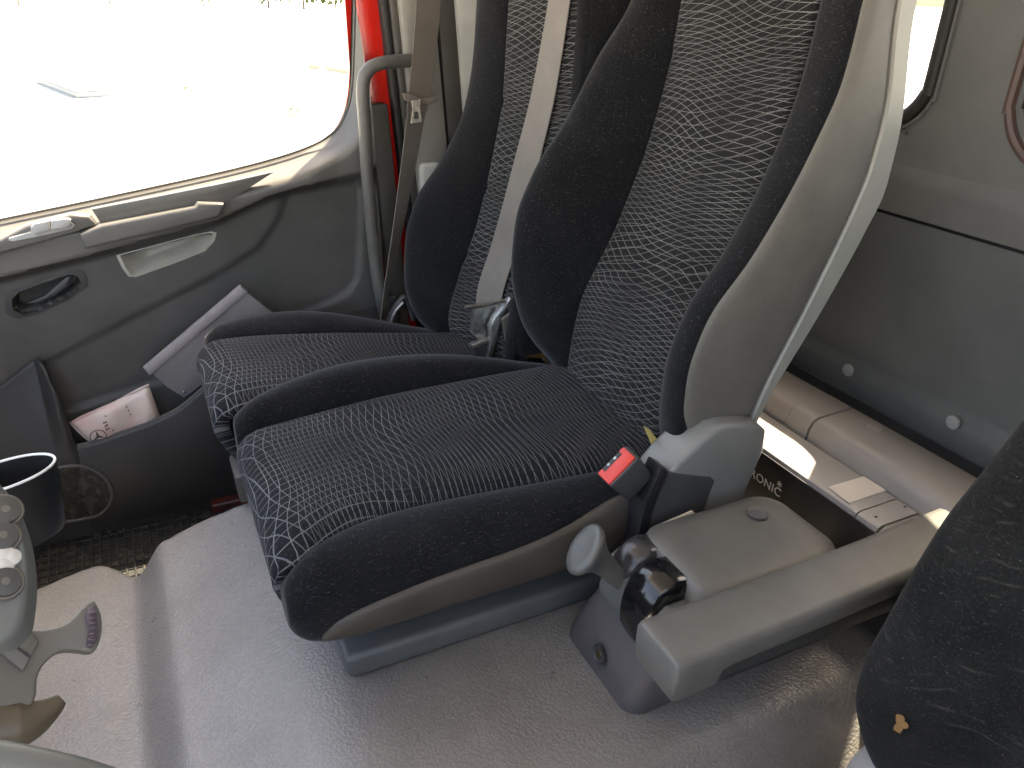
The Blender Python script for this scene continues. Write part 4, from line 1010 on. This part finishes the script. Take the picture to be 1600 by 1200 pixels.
# column stalk: bracket, ribbed paddle, lower lever
st = thing('column_stalk', 'beige grey steering column stalk with a ribbed purple paddle end', 'stalk', at(60, 1010, 'x', .46))
Q0 = at(60, 1020, 'x', .46); nS = np.array([-.60, -.30, .60]); nS /= np.linalg.norm(nS)
ons = lambda px, py, d=0.0: atp(px, py, Q0 + nS*d, nS)
bpx = [(-80, 930), (0, 955), (22, 975), (50, 985), (84, 982), (108, 972), (126, 952), (145, 938), (152, 945), (159, 962), (160, 985), (155, 1006), (146, 1019), (130, 1018), (104, 1016), (84, 1024), (66, 1042), (58, 1062), (57, 1085), (44, 1110), (10, 1132), (-80, 1140)]
prism('bracket', [ons(*p) for p in catmull(bpx, 2, True)], -nS*.016, .004, 'stalk_grey', st, 3, 50)
pad = prism('paddle_end', [ons(*p, .003) for p in ((133, 962), (140, 948), (148, 944), (155, 962), (156, 985), (152, 1003), (144, 1013), (136, 1010), (140, 985))], -nS*.01, .003, 'rib_purple', st)
for k in range(7):
    y_ = 955 + k*8.5; x_ = 138 + 3*math.sin((y_-940)/60*math.pi)
    prism('grip_rib', [ons(*p, .0055) for p in ((x_-1, y_), (x_+11, y_-2), (x_+11, y_+2), (x_-1, y_+4))], -nS*.004, .0008, 'rib_purple', pad)
prism('name_plate', [ons(*p, .003) for p in ((2, 985), (30, 965), (62, 1003), (36, 1050), (0, 1020))], -nS*.008, .002, 'stalk_grey', st)
prism('plate_slot', [ons(*p, .0036) for p in ((8, 1000), (11, 997), (48, 1023), (46, 1029))], -nS*.003, 0, 'black_plastic', st)
tube('stalk_arm', [ons(-70, 1030, -.010), ons(-160, 1010, -.02), np.array([.32, .45, .46])], .012, 'stalk_grey', st, n=10)
tube('lower_lever', [ons(-60, 1130, -.012), ons(0, 1134, -.010), ons(40, 1128, -.008), ons(72, 1112, -.006), ons(97, 1092, -.004)], lambda t_: .0150*(1-.75*max(t_-.45, 0)/.55), 'stalk_brown', st, n=14)
# cup holder with a pale rim
cpc = at(20, 740, 'x', 1.0); cu_c = np.array([1.0, cpc[1]+.012, cpc[2]])
ch = thing('cup_holder', 'black cup holder with a thin white rim beside the steering wheel', 'cup holder', cu_c - np.array([0, 0, .13]))
def ell(z, k=1.0, n=40):
    rot = .35; out = []
    for j in range(n):
        a = 2*math.pi*j/n; ex_, ey_ = .036*k*math.cos(a), .062*k*math.sin(a)
        out.append(cu_c + np.array([ex_*math.cos(rot)-ey_*math.sin(rot), ex_*math.sin(rot)+ey_*math.cos(rot), z]))
    return out
loft('cup_wall', [ell(-.098, .80), ell(-.094, .84), ell(-.03, .98), ell(0, 1.0), ell(0, .95), ell(-.03, .92), ell(-.085, .78)], 'black_plastic', ch, smooth=50)
tube('holder_arm', [cu_c+np.array([0, .05, -.05]), cu_c+np.array([.0, .2, -.07]), np.array([1.0, .60, .36])], .012, 'black_plastic', ch, n=10)
tube('cup_rim', ell(.001, .985), .0018, 'white_rim', ch, n=8, res=1, closed=True)
# footwell mat: raised ribs in two directions
fm = thing('rubber_mat', 'black ribbed rubber mat in the passenger footwell', 'floor mat', (1.74, .2, -.283))
rbox('mat_sheet', (1.765, .16, -.279), (.37, .74, .008), .003, 'mat_rubber', fm)
for k in range(13): rbox('rib', (1.595+.0275*k, .16, -.2735), (.003, .73, .005), .001, 'rubber', fm, seg=1)
for k in range(38): rbox('cross_rib', (1.765, -.19+.019*k, -.274), (.355, .0045, .006), .0012, 'mat_rubber', fm, seg=1)
kp = thing('sill_strip', 'dark red painted door sill strip at the foot of the door', 'sill', (1.9, -.2, -.28))
rbox('strip', (1.90, -.30, -.262), (.09, .55, .03), .006, 'red_floor', kp)
hexa('red_side', [(1.60, -.14, -.278), (1.60, -.6, -.278), (1.66, -.6, -.278), (1.66, -.14, -.278), (1.585, -.12, -.10), (1.585, -.6, -.10), (1.60, -.6, -.10), (1.60, -.12, -.10)], .003, 'red_floor', kp)

# ================================================================== outside the windows
def gpt(px, py): return at(px, py, 'z', -1.35)
def shrub(name, base, h, r, n, label, cat, group=None, seed=0):
    rnd = random.Random(seed); s = thing(name, label, cat, base, group)
    tube('trunk', [base, base+np.array([0, 0, h*.35]), base+np.array([.05*r, 0, h*.7])], lambda t_: .05*h*(1-.7*t_)*.5, 'bark', s, n=6, res=2)
    V, F_ = [], []
    for _ in range(n):
        th, ph = rnd.uniform(0, 6.283), math.acos(rnd.uniform(-1, 1)); q = rnd.random()**.4
        c = base + np.array([r*q*math.sin(ph)*math.cos(th), r*q*math.sin(ph)*math.sin(th), h*.55+h*.45*q*math.cos(ph)])
        l_ = r*.09*rnd.uniform(.6, 1.4); a = np.array([rnd.gauss(0, 1) for _ in range(3)]); a /= np.linalg.norm(a)
        b = np.cross(a, [rnd.gauss(0, 1) for _ in range(3)]); b /= np.linalg.norm(b); i0 = len(V)
        V += [c-a*l_, c+b*l_*.5, c+a*l_, c-b*l_*.5]; F_.append((i0, i0+1, i0+2, i0+3))
    mk('crown', V, F_, 'leaf', s, smooth=0, fix=False)
for k, (px, py, h, r) in enumerate(((172, 8, 4.0, 2.6), (318, 10, 4.5, 3.0), (420, 12, 4.5, 3.2), (475, 14, 5.0, 3.4), (525, 14, 4.0, 2.8), (30, 10, 4.0, 2.6))):
    shrub('roadside_tree', gpt(px, py), h, r, 900, 'green leafy tree far beyond the door window, number %s from the left' % ['two', 'three', 'four', 'five', 'six', 'one'][k], 'tree', 'trees across the yard', k)
for k, (px, py, lab_) in enumerate(((460, 184, 'small green weed tuft near the rear corner of the door window'), (291, 146, 'tiny yellow green weed alone on the bright yard'))):
    shrub('weed_tuft', gpt(px, py), .22, .28, 160, lab_, 'weed', 'weeds on the yard', 20+k)
for k, (a, b) in enumerate((((484, 107), (500, 108)), ((512, 110), (552, 116)))):
    p, q = gpt(*a), gpt(*b); d_ = (q-p); L_ = np.linalg.norm(d_); an = math.atan2(d_[1], d_[0])
    o = rbox('kerb_stone', (p+q)/2+np.array([0, 0, .06]), (L_, .16, .14), .02, 'kerb_stone', None, Matrix.Rotation(an, 3, 'Z'))
    tag(o, ('short' if k == 0 else 'long') + ' brown kerb stone on the bright yard beside the pillar', 'kerb', 'loose kerb stones')
# a pale block out on the yard
vb = gpt(84, 128); ve = gpt(150, 152); dv = ve-vb; L_ = np.linalg.norm(dv); an = math.atan2(dv[1], dv[0])
blk = thing('pale_block', 'pale low block with a greenish foot on the bright yard outside', 'block', (vb+ve)/2)
rm = Matrix.Rotation(an, 3, 'Z'); mid_ = (vb+ve)/2
rbox('block_body', mid_ + np.array([0, 0, .62]), (L_, .9, 1.0), .10, 'white_paint', blk, rm)
rbox('block_foot', mid_ + np.array([0, 0, .06]), (L_*.98, .8, .12), .02, 'side_panel', blk, rm)
